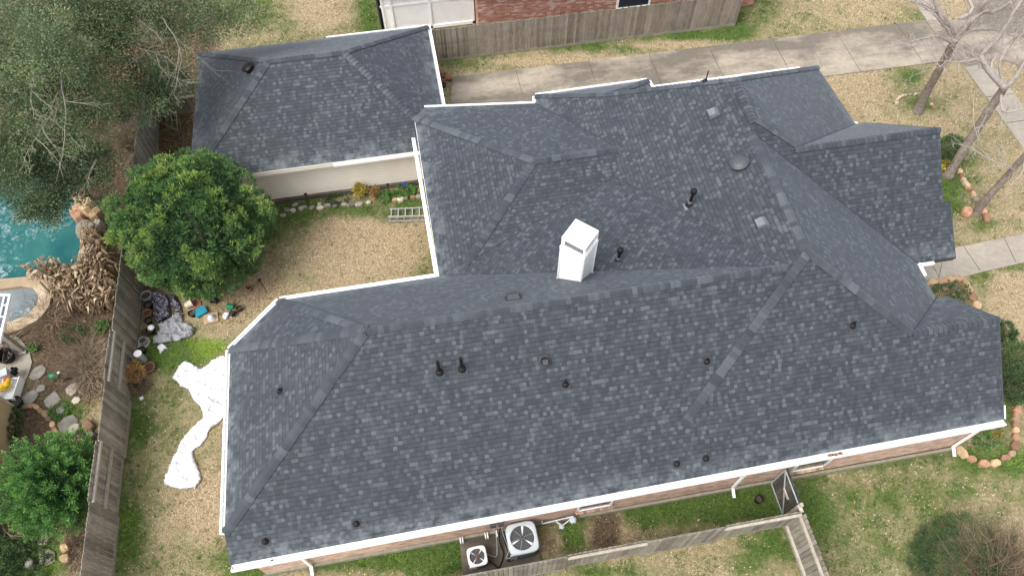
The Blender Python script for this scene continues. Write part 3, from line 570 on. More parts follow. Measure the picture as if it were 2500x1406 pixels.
# leaves lying in the gutter above the side window
def scatter_leaves(name, cx, cy, z, sx, sy, n, size, mat='litter', parent=None, hz=.03):
    c = np.stack([cx+RNG.uniform(-sx, sx, n), cy+RNG.uniform(-sy, sy, n), z+RNG.uniform(0, hz, n)], -1); a = unit(RNG.normal(size=(n, 3))*[1, 1, .35]); b = unit(np.cross(a, RNG.normal(size=(n, 3))*[.4, .4, 1]+[0, 0, 1])); s = size*RNG.uniform(.6, 1.3, (n, 1))
    P = np.stack([c-a*s, c-b*s*.5, c+a*s, c+b*s*.5], 1); return tris(name, P, RNG.uniform(0, 1, n), mat, parent)
gl = V['A1']+(V['B']-V['A1'])*((10.45+6.8)/22.6)
tag(scatter_leaves('leaf_litter', gl.x, gl.y-.09, gl.z-.06, .22, .045, 90, .035, hz=.05), 'clump of dry brown leaves caught in the front gutter over a window', 'leaves')
tag(scatter_leaves('leaf_litter', V['GB'].x-.0, 23.6, ZG-.02, .06, 1.4, 260, .04, hz=.04), 'line of dry brown leaves along the left eave of the garage roof', 'leaves')
# ------------------------------------------------------------------ walls
def wall(pts2, z0, z1, mat, name='wall', parent=house, closed=True):
    mb = MB(); mb.uv = []; n = len(pts2); d = 0
    for i in range(n if closed else n-1):
        a, b = Vector(pts2[i]), Vector(pts2[(i+1) % n]); L = (b-a).length
        za = z1[i] if isinstance(z1, list) else z1; zb = z1[(i+1) % n] if isinstance(z1, list) else z1
        mb.add([(a.x, a.y, z0), (b.x, b.y, z0), (b.x, b.y, zb), (a.x, a.y, za)], [(0, 1, 2, 3)]); mb.uv += [(d, z0), (d+L, z0), (d+L, zb), (d, za)]; d += L
    return mb.build(name, mat, parent)
wall([(-6.6, 5.25), (15.62, 5.3)], 0, 2.5, 'brick', closed=False)
wall([(-6.6, 11.2), (-6.6, 5.25)], 0, 2.62, 'brick', closed=False)
wall([(15.62, 5.3), (15.62, 9.1), (15.25, 9.1), (15.25, 10.95), (16.3, 10.95), (16.3, 16.6), (15.6, 16.6), (15.6, 19.5), (8.85, 19.55), (8.85, 20.1), (4.95, 20.1), (4.95, 19.7), (.6, 20.2)], 0, 2.75, 'brick', closed=False)
wall([(.12, 19.57), (.12, 12.55), (-5.15, 12.55), (-6.6, 11.2)], 0, 2.95, 'brick', closed=False)
mb = MB(); mb.add([(15.64, 5.3, 2.5), (15.64, 9.1, 2.7), (15.64, 7.63, 4.45)], [(0, 1, 2)]); mb.build('gable', 'cream', house)
mb = MB(); mb.add([(16.32, 10.95, 2.9), (16.32, 16.7, 2.9), (16.32, 13.89, 5.7)], [(0, 1, 2)]); mb.build('gable', 'cream', house)
mb = MB(); mb.add([(-.05, 19.0, 2.3), (-.05, 20.1, 2.3), (-.05, 20.1, 3.0), (-.05, 19.0, 3.0)], [(0, 1, 2, 3)]); mb.build('wall_infill', 'cream', house)
wall([(-8.4, 19.55), (.35, 19.55)], 0, 2.3, 'siding', closed=False); wall([(.7, 20.3), (.7, 25.85), (-8.4, 25.85), (-8.4, 19.55)], 0, 2.3, 'siding', closed=False)
MB().box((-4.0, 19.5, .1), (8.8, .12, .2)).build('foundation', 'pad', house)
MB().box((4.5, 5.21, .1), (22.1, .08, .2)).build('foundation', 'kick', house)
MB().box((.02, 19.45, 1.2), (.14, .14, 2.2)).build('corner_trim', 'cream', house)
mb = MB(); mb.add([(-6.6, 5.05, 2.44), (15.7, 5.2, 2.53), (15.62, 5.3, 2.53), (-6.6, 5.25, 2.44)], [(0, 1, 2, 3)]); mb.add([(-6.8, 5.9, 2.97), (-6.6, 5.9, 2.97), (-6.6, 11.2, 2.97), (-6.8, 11.3, 2.97)], [(0, 1, 2, 3)]); mb.build('soffit', 'offwhite', house)
# front side windows just under the eave
def side_window(x0, x1, y, ztop, zbot, soldier):
    f = MB(); cx = (x0+x1)/2; w = x1-x0
    f.box((cx, y-.02, zbot+.015), (w, .05, .035)); f.box((x0+.03, y-.02, (ztop+zbot)/2), (.06, .05, ztop-zbot)); f.box((x1-.03, y-.02, (ztop+zbot)/2), (.06, .05, ztop-zbot)); f.box((cx, y-.02, ztop-.03), (w-.12, .05, .06))
    o = f.build('window', 'offwhite', house); MB().box((cx, y-.004, (ztop+zbot)/2), (w-.1, .012, ztop-zbot-.06)).build('pane', 'glass', o)
    s = MB()
    n = int(w/.085)+2
    for i in range(n): s.box((x0-.05+(i+.5)*(w+.1)/n, y-.05, zbot-.05), ((w+.1)/n-.01, .14, .07), rx=.25, tone=random.random())
    s.build('window_sill', 'stone_t' if soldier else 'brick_s', o)
M['brick_s'] = plain('brick_sill', (.27, .17, .13), .9, .2, 8, tone=True)
side_window(2.92, 4.0, 5.25, 2.4, .82, False); side_window(9.75, 10.9, 5.275, 2.4, .78, True)
# downspouts
def downspout(x, y0, z0, ywall, kick, dx=0):
    mb = MB(); w = .085
    pts = [(x, y0, z0), (x, y0-.0, z0-.12), (x+dx, ywall-.06, z0-.42), (x+dx, ywall-.06, .25), (x+dx, ywall-.32*kick, .08)]
    for a, b in zip(pts, pts[1:]): mb.beam(a, b, w, w*.75)
    return mb.build('downspout', 'white', house)
p = G(690, 1372, 2.5); downspout(-5.2, 4.98, 2.45, 5.24, 1); downspout(8.02, 5.05, 2.48, 5.27, 1); downspout(15.55, 5.1, 2.52, 5.3, 1)
# ------------------------------------------------------------------ chimney
cb = onroof(1421, 692, 'Bk'); cl = onroof(1363, 688, 'Bk'); cr = onroof(1450, 672, 'C')
ct = [G(*q, 6.75) for q in ((1408, 538), (1466, 569), (1427, 603), (1367, 577))]
cc = sum(ct, Vector())/4; ang = math.radians(-43.5); hw = .388
def sq(c, h, ang=ang): return [(c.x+h*math.sqrt(2)*math.cos(ang+math.pi/4+i*math.pi/2), c.y+h*math.sqrt(2)*math.sin(ang+math.pi/4+i*math.pi/2)) for i in range(4)]
ch = MB(); ch.prism(sq(cc, hw-.02), 3.6, 6.25); ch.prism(sq(cc, hw+.012), 6.25, 6.33)
for q in sq(cc, hw-.015): ch.beam((q[0], q[1], 3.9), (q[0], q[1], 6.24), .05, .05)
chim = ch.build('chimney', 'white', house)
cp = MB()
for q in sq(cc, hw-.035): cp.beam((q[0], q[1], 6.33), (q[0], q[1], 6.66), .05, .05)
cp.prism(sq(cc, hw-.012), 6.66, 6.76); tp = Vector((cc.x, cc.y, 6.80)); a_ = sq(cc, hw-.016); cp.add([(q[0], q[1], 6.7602) for q in a_]+[tp], [(0, 1, 4), (1, 2, 4), (2, 3, 4), (3, 0, 4)])
cp.build('chimney_cap', 'white', chim)
lo = MB(); lo.prism(sq(cc, hw-.09), 6.34, 6.67); lo.build('chimney_screen', 'silver', chim)
fl = MB(); fb = [Vector((q[0], q[1], 0)) for q in sq(cc, hw+.03)]
fl.prism([(q.x, q.y) for q in fb], 3.6, 4.62); fl.build('flashing', 'offwhite', chim)
# ------------------------------------------------------------------ roof penetrations
def boot(p, k, r, h, name='vent_pipe', cap=None, flash='flash', topm='blackmetal', collar=True):
    n = NORM[k]; R = n.to_track_quat('Z', 'Y').to_matrix(); u3 = Vector((*UP[k], 0)).normalized(); sl = (u3-n*u3.dot(n)).normalized(); lv = n.cross(sl)
    RR = Matrix((lv, sl, n)).transposed(); o = MB(); o.tube([p-Vector((0, 0, .05)), p+Vector((0, 0, h))], r, 14)
    ob = o.build(name, topm, roof, smooth=False)
    f = MB(); c = p+n*.012-sl*.03; s = r+.1; vs = [c+lv*i*s+sl*j*s+n*e for e in (-.006, .006) for i, j in ((-1, -1), (1, -1), (1, 1), (-1, 1))]
    f.add(vs, [(3, 2, 1, 0), (4, 5, 6, 7), (0, 1, 5, 4), (1, 2, 6, 5), (2, 3, 7, 6), (3, 0, 4, 7)]); f.build('flashing', flash, ob)
    if collar:
        c2 = MB(); c2.lathe(p+n*.01, [(r+.07, 0), (r+.065, .03), (r+.02, .07), (r+.005, .09)], 18, Mx=R); c2.build('boot', 'black', ob, smooth=True)
    if cap:
        c3 = MB(); z = h; c3.lathe(p+Vector((0, 0, z-.12)), [(r+.005, 0), (r+.045, .0), (r+.05, .1), (r+.04, .13), (0.001, .16)], 18); c3.build('pipe_cap', cap, ob)
        c4 = MB(); c4.lathe(p+Vector((0, 0, .14)), [(r+.045, 0), (r+.05, .02), (r+.012, .05)], 18); c4.build('storm_collar', 'greymetal', ob)
    return ob
for px, py, tx, ty, k, r, fl_ in ((1683, 500, 1691, 464, 'W', .05, 'silver'), (1509, 636, 1513, 608, 'C', .05, 'silver')):
    p = onroof(px, py, k); boot(p, k, r, zover(p, tx, ty)-p.z, cap='blackmetal', flash=fl_)
for px, py, tx, ty in ((1073, 908, 1067, 882), (1128, 900, 1123, 873)):
    p = onroof(px, py, 'F'); boot(p, 'F', .045, zover(p, tx, ty)-p.z)
for px, py, k, h in ((684, 955, 'L', .16), (1380, 938, 'F', .3), (1725, 882, 'F', .22), (2081, 795, 'F', .26), (870, 1277, 'F', .12), (648, 1320, 'F', .16), (1652, 1131, 'F', .12), (1723, 1118, 'F', .14)):
    boot(onroof(px, py, k), k, .028, h)
p = onroof(1722, 200, 'W'); boot(p, 'W', .02, .45)
def boxvent(px, py, k, s, h, mat, name='roof_vent'):
    p = onroof(px, py, k); n = NORM[k]; u3 = Vector((*UP[k], 0)).normalized(); sl = (u3-n*u3.dot(n)).normalized(); lv = n.cross(sl); q = lambda x, y, z: p+lv*x+sl*y+n*z
    b = MB(); s2 = s*.8
    vs = [q(-s, -s, .0), q(s, -s, .0), q(s, s, .0), q(-s, s, .0), q(-s2, -s*.95, h), q(s2, -s*.95, h), q(s2, s*.35, h), q(-s2, s*.35, h)]
    b.add(vs, [(4, 5, 6, 7), (0, 1, 5, 4), (1, 2, 6, 5), (2, 3, 7, 6), (3, 0, 4, 7)]); ob = b.build(name, mat, roof)
    b = MB(); e = s+.05; vs = [q(i*e, j*e, z) for z in (.004, .014) for i, j in ((-1, -1), (1, -1), (1, 1), (-1, 1))]; b.add(vs, [(3, 2, 1, 0), (4, 5, 6, 7), (0, 1, 5, 4), (1, 2, 6, 5), (2, 3, 7, 6), (3, 0, 4, 7)]); b.build('flashing', 'flash', ob)
    b = MB(); vs = [q(i*s*.75, -s*1.0-.004, z) for i in (-1, 1) for z in (.02, h*.8)]; b.add(vs, [(0, 2, 3, 1)]); b.build('vent_mouth', 'black', ob)
boxvent(1743, 277, 'W', .17, .13, 'silver'); boxvent(1861, 545, 'W', .17, .13, 'silver'); boxvent(1253, 727, 'Bk', .18, .13, 'greymetal')
# hexagonal dark vent with hood
p = onroof(1329, 881, 'F'); n = NORM['F']; Rm = n.to_track_quat('Z', 'Y').to_matrix()
b = MB(); b.lathe(p, [(.2, .004), (.2, .02), (.13, .03)], 6, Mx=Rm); hv = b.build('roof_vent', 'flash', roof)
b = MB(); b.lathe(p, [(.12, .02), (.12, .16)], 8, Mx=Rm); b.build('vent_body', 'black', hv); b = MB(); b.lathe(p+n*.16, [(.09, 0), (.105, .02), (.1, .03)], 4, Mx=Rm@Matrix.Rotation(math.pi/4, 3, 'Z')); b.build('vent_hood', 'greymetal', hv)
def domefan(px, py, k, R_, mat, h):
    p = onroof(px, py, k); n = NORM[k]; ax = (n+Vector((0, 0, 1))*.35).normalized(); Rm = ax.to_track_quat('Z', 'Y').to_matrix()
    b = MB(); b.lathe(p, [(R_*.75, 0), (R_*.72, h)], 28, Mx=Rm); o = b.build('attic_fan', 'blackmetal', roof, smooth=False)
    b = MB(); b.lathe(p+ax*h, [(R_, -.03), (R_+.015, -.01), (R_+.01, .015), (R_*.94, .02), (R_*.9, .035), (R_*.6, .075), (R_*.3, .092), (.001, .097)], 32, Mx=Rm); b.build('fan_dome', mat, o, smooth=True)
domefan(1806, 401, 'W', .29, 'greymetal', .13); domefan(611, 171, 'GL', .24, 'blackmetal', .18)
for px, py in ((663, 1364), (1803, 1143), (2413, 1037)):
    pp = G(px, py, 2.5); MB().tube([(pp.x, pp.y, 2.46), (pp.x, pp.y, 2.475)], .045, 10).build('gutter_outlet', 'black', house)

# ================================================================== NEIGHBOUR HOUSE AND FENCES
nh = empty('brick_house', (6, 30, 0), 'neighbouring red mixed-brick house behind the long board fence', 'house')
wall([(3.35, 27.9), (17.0, 27.9), (17.0, 36), (3.35, 36)], 0, 3.0, 'brick2', parent=nh)
f = MB(); a, b = GY(1506, 0, 27.9), GY(1582, 12, 27.9); zb = min(a.z, b.z)-.02; x0, x1 = a.x, b.x+.08
for c, s in ((((x0+x1)/2, 27.86, zb), (x1-x0, .09, .1)), ((x0+.05, 27.87, zb+.6), (.1, .07, 1.2)), ((x1-.05, 27.87, zb+.6), (.1, .07, 1.2)), (((x0+x1)/2, 27.87, zb+1.2), (x1-x0, .07, .1))): f.box(c, s)
wn = f.build('window', 'white', nh); MB().box(((x0+x1)/2, 27.885, zb+.6), (x1-x0-.15, .02, 1.1)).build('pane', 'glass', wn)
MB().prism([(2.6, 27.1), (17.6, 27.1), (17.6, 37), (2.6, 37)], 3.0, 3.2).build('roof', 'offwhite', nh)
lp = empty('lattice_porch', (0, 29, 0), 'white lattice-walled porch attached to the neighbouring brick house', 'porch')
def lattice_panel(x0, x1, y, z0, z1):
    mb = MB(); st = .1; w = x1-x0; h = z1-z0
    k = -h
    while k < w:
        for sgn in (1, -1):
            a0 = max(0, -k); b0 = min(h, w-k)
            if b0 > a0:
                if sgn > 0: p_, q_ = (x0+k+a0, z0+a0), (x0+k+b0, z0+b0)
                else: p_, q_ = (x1-k-a0, z0+a0), (x1-k-b0, z0+b0)
                mb.beam((p_[0], y-.006*sgn, p_[1]), (q_[0], y-.006*sgn, q_[1]), .01, .05, upv=(0, 0, 1))
        k += st
    return mb
lx0, lx1, ly = -1.05, 3.3, 28.95
lattice_panel(lx0+.5, lx1-.1, ly, .1, 2.5).build('lattice', 'white', lp); MB().box(((lx0+lx1)/2, ly+.5, 1.3), (lx1-lx0-.2, .02, 2.5)).build('screen', 'white', lp)
b = MB()
for x in (lx0+.1, lx0+.5, (lx0+lx1)/2+.1, lx1-.05): b.box((x, ly-.03, 1.3), (.1, .1, 2.6))
b.box(((lx0+lx1)/2, ly-.035, .12), (lx1-lx0, .09, .16)); b.box(((lx0+lx1)/2, ly-.032, 1.5), (lx1-lx0, .07, .08)); b.box((lx0+.3, ly-.02, 1.3), (.3, .03, 2.5)); b.build('frame', 'white', lp)
MB().prism([(lx0-.35, ly-.45), (lx1, ly-.45), (lx1, 33), (lx0-.35, 33)], 2.6, 2.72).build('roof', 'greymetal', lp)
MB().box(((lx0+lx1)/2-.2, ly-.5, 2.62), (lx1-lx0+.4, .12, .12)).build('gutter', 'white', lp)
MB().box((lx0-.1, ly+2, 1.3), (.06, 4, 2.6)).build('wall', 'greymetal', lp)

def picket_run(a, b, side, z1, wood, tone0=.5, w=.14, dogear=True, face=None):
    """boards along a-b, offset to 'side' (unit 2d) ; returns MB"""
    mb = MB(); a, b = Vector(a), Vector(b); L = (b-a).length; d = (b-a)/L; n = max(1, int(L/w)); ww = L/n
    s = Vector((side[0], side[1]))
    for i in range(n):
        c0 = a+d*(i*ww+.007); c1 = a+d*((i+1)*ww-.007); h = z1+random.uniform(-.025, .025); jit = random.uniform(-.004, .004)
        o0 = s*(.02+jit); o1 = s*(.038+jit); t = min(1, max(0, tone0+random.uniform(-.24, .24))); e = .025 if dogear else 0
        ring = lambda o: [(c0.x+o.x, c0.y+o.y, .12), (c1.x+o.x, c1.y+o.y, .12), (c1.x+o.x, c1.y+o.y, h-e), (c1.x-d.x*e+o.x, c1.y-d.y*e+o.y, h), (c0.x+d.x*e+o.x, c0.y+d.y*e+o.y, h), (c0.x+o.x, c0.y+o.y, h-e)]
        vs = ring(o0)+ring(o1); fs = [(0, 1, 2, 3, 4, 5), (11, 10, 9, 8, 7, 6)]+[(j, j+6, (j+1) % 6+6, (j+1) % 6) for j in range(6)]
        mb.add(vs, fs, t)
    return mb
def fence(name, pts, label, front, pattern, wood='wood', z1=1.83, group=None, rails=(.95, 1.66)):
    """pts: post positions (2d) in a row; front: unit vector towards the camera side; pattern[i] True = boards on camera side"""
    e = empty(name, (pts[0][0], pts[0][1], 0), label, 'fence', group); fr = Vector(front)
    for i in range(len(pts)-1):
        a, b = Vector(pts[i]), Vector(pts[i+1]); ps = pattern[i % len(pattern)]; s = fr if ps else -fr
        picket_run(a, b, s, z1, wood).build('board_panel', wood, e)
        for k, zz in enumerate(rails):
            r = MB()
            o = -s*.022; top = (k == len(rails)-1)
            hh = .09; ww = .04 if ps else .075; o = -s*(.022 if ps else .03); r.beam((a.x+o.x, a.y+o.y, zz), (b.x+o.x, b.y+o.y, zz), ww, hh, tone=.5+.4*random.random()); r.build('rail', 'rail', e)
        k_ = MB(); k_.beam((a.x+s.x*.03, a.y+s.y*.03, .07), (b.x+s.x*.03, b.y+s.y*.03, .07), .035, .15); k_.build('kickboard', 'kick', e)
    for q in pts: MB().box((q[0], q[1], z1/2-.09), (.04, .04, z1-.2), tone=.3).build('post', 'rail', e)
    return e
LP = [(-11.15, y) for y in (3.0, 5.84, 7.74, 9.64, 11.66, 13.52, 15.57, 17.6, 19.6, 21.6, 23.6, 25.6)]
fence('board_fence', LP, 'grey weathered fence with alternating plain and railed panels, between the pool yard and the lawn', (1, 0), [True, True, False, True, False, True, True, False], z1=1.88)
BP = [(x, 3.82) for x in (-1.9, -.15, 2.28, 4.6, 6.92, 9.25)]
fence('board_fence', BP, 'low-lit grey board fence running beside the air conditioners along the side yard', (0, -1), [True, True, False, True, False], rails=(1.6,))
fence('board_fence', [(9.25, 3.78), (9.25, 1.9), (9.25, 0), (9.25, -2)], 'fence of wide grey boards with tan rails leading away from the side gate', (-1, 0), [False], rails=(.35, 1.55))
fence('board_fence', [(x, 26.6) for x in np.linspace(1.0, 15.6, 7)], 'long tall brown-grey picket fence in front of the neighbouring brick house', (0, -1), [True], wood='woodfar', z1=1.78)
fence('board_fence', [(15.6, 26.64), (15.6, 29), (15.6, 31.4)], 'short return of brown fence at the right end of the long picket fence', (1, 0), [True], wood='woodfar', z1=1.78)
fence('board_fence', [(-8.75, 25.2), (-11.1, 25.2)], 'short greenish fence beside the far corner of the garage', (0, -1), [False], wood='woodfar')
# gate
gt = empty('garden_gate', (9.27, 5.2, 0), 'dark wooden gate with a grey metal diagonal brace against the brick wall', 'gate')
picket_run((9.27, 5.16), (9.27, 4.1), (1, 0), 1.8, 'wood', .2).build('board_panel', 'wooddark', gt)
b = MB()
for p_, q_ in (((9.25, 5.12, 1.68), (9.25, 4.12, 1.68)), ((9.25, 5.12, .3), (9.25, 4.12, .3)), ((9.25, 5.1, 1.66), (9.25, 4.14, .32)), ((9.25, 5.12, .3), (9.25, 5.12, 1.68))): b.beam(p_, q_, .03, .035)
b.build('brace_frame', 'steel', gt); MB().box((9.23, 4.55, 1.15), (.04, .35, .08), tone=.8).build('latch_rail', 'rail', gt); MB().box((9.25, 4.02, .95), (.1, .1, 1.9), tone=.6).build('post', 'rail', gt)
MB().beam((9.22, 4.05, 1.78), (9.22, 3.83, 1.78), .1, .04, tone=.9).build('top_board', 'rail', gt)
# tilted old gate / pallet leaning beside the garage
pg = empty('wooden_pallet', tuple(G(395, 310)), 'old dark slatted pallet leaning against the fence near the garage', 'pallet')
b = MB(); c = G(396, 318, .0)
for i in range(7): b.beam((c.x-.75+.24*i, c.y+.9-.2*i, .05), (c.x-.45+.24*i, c.y+1.1-.2*i, 1.05), .09, .02, tone=random.uniform(.2, .7))
b.build('slats', 'rail', pg); b = MB(); b.beam((c.x-.8, c.y+.95, .15), (c.x+.75, c.y-.35, .15), .05, .08, tone=.1); b.beam((c.x-.5, c.y+1.1, .95), (c.x+1.0, c.y-.2, .95), .05, .08, tone=.1); b.build('frame', 'rail', pg)

# ================================================================== SIDE YARD EQUIPMENT
slab('equipment_pad', PAD, .07, 'pad')
def rsq(cx, cy, h, r, n=8, ang=0):
    o = []; p_ = 5
    for i in range(48):
        a = 2*math.pi*i/48; q = h/(abs(math.cos(a))**p_+abs(math.sin(a))**p_)**(1/p_); x, y = q*math.cos(a), q*math.sin(a); o.append((cx+x*math.cos(ang)-y*math.sin(ang), cy+x*math.sin(ang)+y*math.cos(ang)))
    return o
    for qx, qy, a0 in ((1, 1, 0), (-1, 1, 90), (-1, -1, 180), (1, -1, 270)):
        for i in range(n):
            a = math.radians(a0+90*i/(n-1)); x = qx*(h-r)+r*math.cos(a); y = qy*(h-r)+r*math.sin(a); o.append((cx+x*math.cos(ang)-y*math.sin(ang), cy+x*math.sin(ang)+y*math.cos(ang)))
    return o
def ac_unit(cx, cy, hw, H_, label, topm, fanm, hubm, blades, nb, ang, guard_m):
    e = empty('air_conditioner', (cx, cy, .07), label, 'air conditioner', 'air conditioner units on the pad')
    b = MB(); b.prism(rsq(cx, cy, hw-.03, .1, ang=ang), .09, H_-.04); cab = b.build('cabinet', 'acdark', e)
    b = MB(); n = int((H_-.2)/.05)
    for i in range(n):
        z = .14+i*.05; ring = rsq(cx, cy, hw-.026, .1, ang=ang); b.tube([(x, y, z) for x, y in ring]+[(ring[0][0], ring[0][1], z)], .007, 4)
    b.build('louvres', 'greymetal', cab)
    b = MB(); s = (Vector((math.cos(ang), math.sin(ang), 0))); 
    b.box((cx-(hw-.12)*math.cos(ang+.0)+math.sin(ang)*(hw-.035), cy-(hw-.12)*math.sin(ang)-math.cos(ang)*(hw-.035), H_/2+.05), (.22, .03, H_-.2), rz=ang); b.build('service_panel', topm, cab)
    outer = rsq(cx, cy, hw, .16, ang=ang); m = len(outer); r = hw*.78; b = MB(); vs = []
    angs = [math.atan2(y-cy, x-cx) for x, y in outer]
    for z, rr, pts in ((H_-.05, None, outer), (H_-.01, None, outer), (H_+.02, .95, outer)):
        for x, y in pts: k = rr or 1; vs.append((cx+(x-cx)*k, cy+(y-cy)*k, z))
    for rr, z in ((r+.02, H_+.035), (r, H_+.025), (r, H_-.3)):
        for a in angs: vs.append((cx+rr*math.cos(a), cy+rr*math.sin(a), z))
    fs = [(k*m+i, k*m+(i+1) % m, (k+1)*m+(i+1) % m, (k+1)*m+i) for k in range(5) for i in range(m)]; b.add(vs, fs); b.build('top_cover', topm, e)
    b = MB(); b.lathe((cx, cy, H_-.3), [(.001, 0), (r, .001)], 32); b.build('well', 'black' if fanm == 'acfan' else 'rust', e)
    b = MB(); r0, r1 = hw*.17, r*.96
    for i in range(nb):
        a0 = 2*math.pi*i/nb+blades; da = math.pi/nb*.95; pts = []
        K = 8
        top = [(r0*math.cos(a0), r0*math.sin(a0), 0)]+[(r1*math.cos(a0+da*j/K), r1*math.sin(a0+da*j/K), .1*j/K-.03) for j in range(K+1)]+[(r0*math.cos(a0+da*.9), r0*math.sin(a0+da*.9), .05)]
        top = [(cx+x, cy+y, H_-.07+z*.6) for x, y, z in top]; b.add(top+[(x, y, z-.006) for x, y, z in top], [list(range(len(top))), list(range(len(top), 2*len(top)))[::-1]])
    fan = b.build('fan', fanm, e); b = MB(); b.lathe((cx, cy, H_-.1), [(r0, 0), (r0, .08), (r0*.9, .1), (.001, .105)], 20); b.build('hub', hubm, fan)
    b = MB()
    for i in range(6): a = 2*math.pi*i/6+.2; b.beam((cx+r0*.6*math.cos(a), cy+r0*.6*math.sin(a), H_+.05), (cx+(r+.03)*math.cos(a), cy+(r+.03)*math.sin(a), H_+.04), .006, .006)
    if False:
        for q in (.7,): b.tube([(cx+r*q*math.cos(a), cy+r*q*math.sin(a), H_+.045) for a in np.linspace(0, 2*math.pi, 33)], .0025, 3, cap=False)
    b.build('fan_guard', guard_m, e)
    return e
c1 = G(1275, 1312, .86); ac_unit(c1.x, c1.y-.0, .46, .86, 'large pale-grey air conditioner with a dark fan, right of the small one on the pad', 'acgrey', 'acfan', 'greymetal', .5, 3, .03, 'steel')
c2 = G(1165, 1357, .58); ac_unit(c2.x, c2.y, .29, .58, 'small white air conditioner with rusty fan blades, left on the pad', 'white', 'offwhite', 'rust', .2, 4, .05, 'rust')
def wall_box(px, py, z, label):
    p = G(px, py, z); e = MB(); e.box((p.x, 5.17, z), (.17, .1, .26)); e.box((p.x, 5.165, z+.14), (.19, .13, .02)); o = e.build('disconnect_box', 'greymetal', loc=(p.x, 5.17, z)); tag(o, label, 'electrical box', 'electrical boxes by the air conditioners'); return p.x
xb1 = wall_box(1204, 1282, 1.2, 'left one of two grey electrical boxes on the brick wall'); xb2 = wall_box(1223, 1276, 1.2, 'right one of two grey electrical boxes on the brick wall')
def curve(pts, n=10):
    P = [Vector(p) for p in pts]; P = [P[0]]+P+[P[-1]]; o = []
    for i in range(1, len(P)-2):
        for j in range(n):
            t = j/n; o.append(.5*((2*P[i])+(-P[i-1]+P[i+1])*t+(2*P[i-1]-5*P[i]+4*P[i+1]-P[i+2])*t*t+(-P[i-1]+3*P[i]-3*P[i+1]+P[i+2])*t**3))
    o.append(P[-2]); return o
def cable(name, pts, r, mat, label, cat='cable'):
    b = MB(); b.tube(curve(pts), r, 6); return tag(b.build(name, mat, smooth=True), label, cat)
cable('conduit', [(xb1, 5.1, 1.06), (xb1+.05, 4.98, .8), (xb1+.03, 4.75, .3), (xb1-.05, 4.5, .15), (c2.x+.25, c2.y+.1, .3)], .014, 'steel', 'grey flexible conduit curving down from a wall box to the small air conditioner')
cable('conduit', [(xb2, 5.1, 1.06), (xb2+.03, 4.95, .7), (xb2+.12, 4.6, .2), (c1.x-.55, c1.y-.35, .1), (c1.x-.36, c1.y-.36, .25)], .014, 'steel', 'grey conduit running down to the large air conditioner')
cable('insulated_pipe', [(xb2, 5.15, .75), (xb2+.04, 5.0, .45), (xb2+.1, 4.7, .12), (xb2+.15, 4.45, .11), (c1.x-.5, c1.y-.42, .12), (c1.x-.35, c1.y-.42, .2)], .04, 'black', 'thick black insulated pipe beside the large air conditioner', 'pipe')
cable('insulated_pipe', [(xb2-.05, 5.15, .6), (xb2-.1, 4.9, .2), (xb2-.05, 4.5, .1), (xb2-.25, 4.15, .1), (xb1+.0, 4.12, .1), (c2.x+.28, c2.y-.05, .2)], .022, 'black', 'thin black insulated pipe looping to the small air conditioner', 'pipe')
for i, (px, py) in enumerate(((1125, 1307), (1186, 1297), (1211, 1289))):
    p = G(px, py, .25); b = MB()
    for dx in ((-.03, .04) if i < 2 else (0,)): b.tube([(p.x+dx, 5.22, .28), (p.x+dx, 5.08, .27), (p.x+dx, 5.04, .2)], .02, 8)
    tag(b.build('drain_pipe', 'white', smooth=True), ['white drain stubs low on the wall at the pad corner', 'pair of white drain stubs on the wall above the small air conditioner', 'single white drain stub under the electrical boxes'][i], 'pipe')
gm = empty('gas_meter', tuple(G(1395, 1275)), 'pale grey gas meter with its pipework standing by the brick wall', 'gas meter')
p = G(1398, 1268, .45); b = MB(); b.lathe((p.x, p.y, .34), [(.07, 0), (.11, .03), (.11, .2), (.07, .24)], 16); b.box((p.x, p.y-.07, .47), (.14, .08, .14)); b.build('meter_body', 'acgrey', gm, smooth=False)
b = MB(); p1, p2 = GY(1325, 1262, 5.18), GY(1400, 1251, 5.18); b.tube([(p1.x, 5.2, .5), (p1.x, 5.16, .38), (p1.x+.03, 5.15, .36), (p2.x, 5.15, .6), (p2.x, 5.12, .6), (p2.x+.02, p.y, .6)], .02, 8)
b.tube([(p.x-.1, p.y, .5), (p.x-.35, p.y-.1, .36), (p.x-.42, p.y-.1, .05)], .02, 8); b.tube([(p.x-.35, p.y-.1, .36), (p.x-.5, p.y+.05, .4)], .03, 8); b.lathe((p.x-.36, p.y-.12, .33), [(.06, 0), (.08, .03), (.02, .09)], 12); b.build('pipework', 'acgrey', gm)

# ================================================================== LOOSE OBJECTS
def pot(px, py, r, h, mat, label, name='flower_pot', cat='pot', soil='soil', tilt=None, group=None):
    p = G(px, py, h*.8 if tilt is None else .05); p = Vector((p.x, p.y, 0)); e = empty(name, tuple(p), label, cat, group)
    R = Matrix.Identity(3)
    if tilt is not None: R = Matrix.Rotation(tilt, 3, 'Z')@Matrix.Rotation(math.radians(80), 3, 'Y'); p = p+Vector((0, 0, r*.85))
    b = MB(); b.lathe(p, [(.001, 0), (r*.7, 0), (r*.93, h*.82), (r, h*.82), (r*1.02, h), (r*.88, h), (r*.84, h*.7), (r*.6, h*.12), (.001, h*.12)], 22, Mx=R); b.build('pot_body', mat, e, smooth=False)
    if soil:
        b = MB(); b.lathe(p+R@Vector((0, 0, h*.72)), [(.001, .012), (r*.4, .008), (r*.83, 0)], 16, Mx=R); b.build('potting_soil', soil, e)
    return e
pot(357, 722, .2, .32, 'plastic_grey', 'large grey round planter full of soil beside the fence')
pot(361, 745, .15, .22, 'black', 'black pot squeezed between the grey planter and a terracotta one')
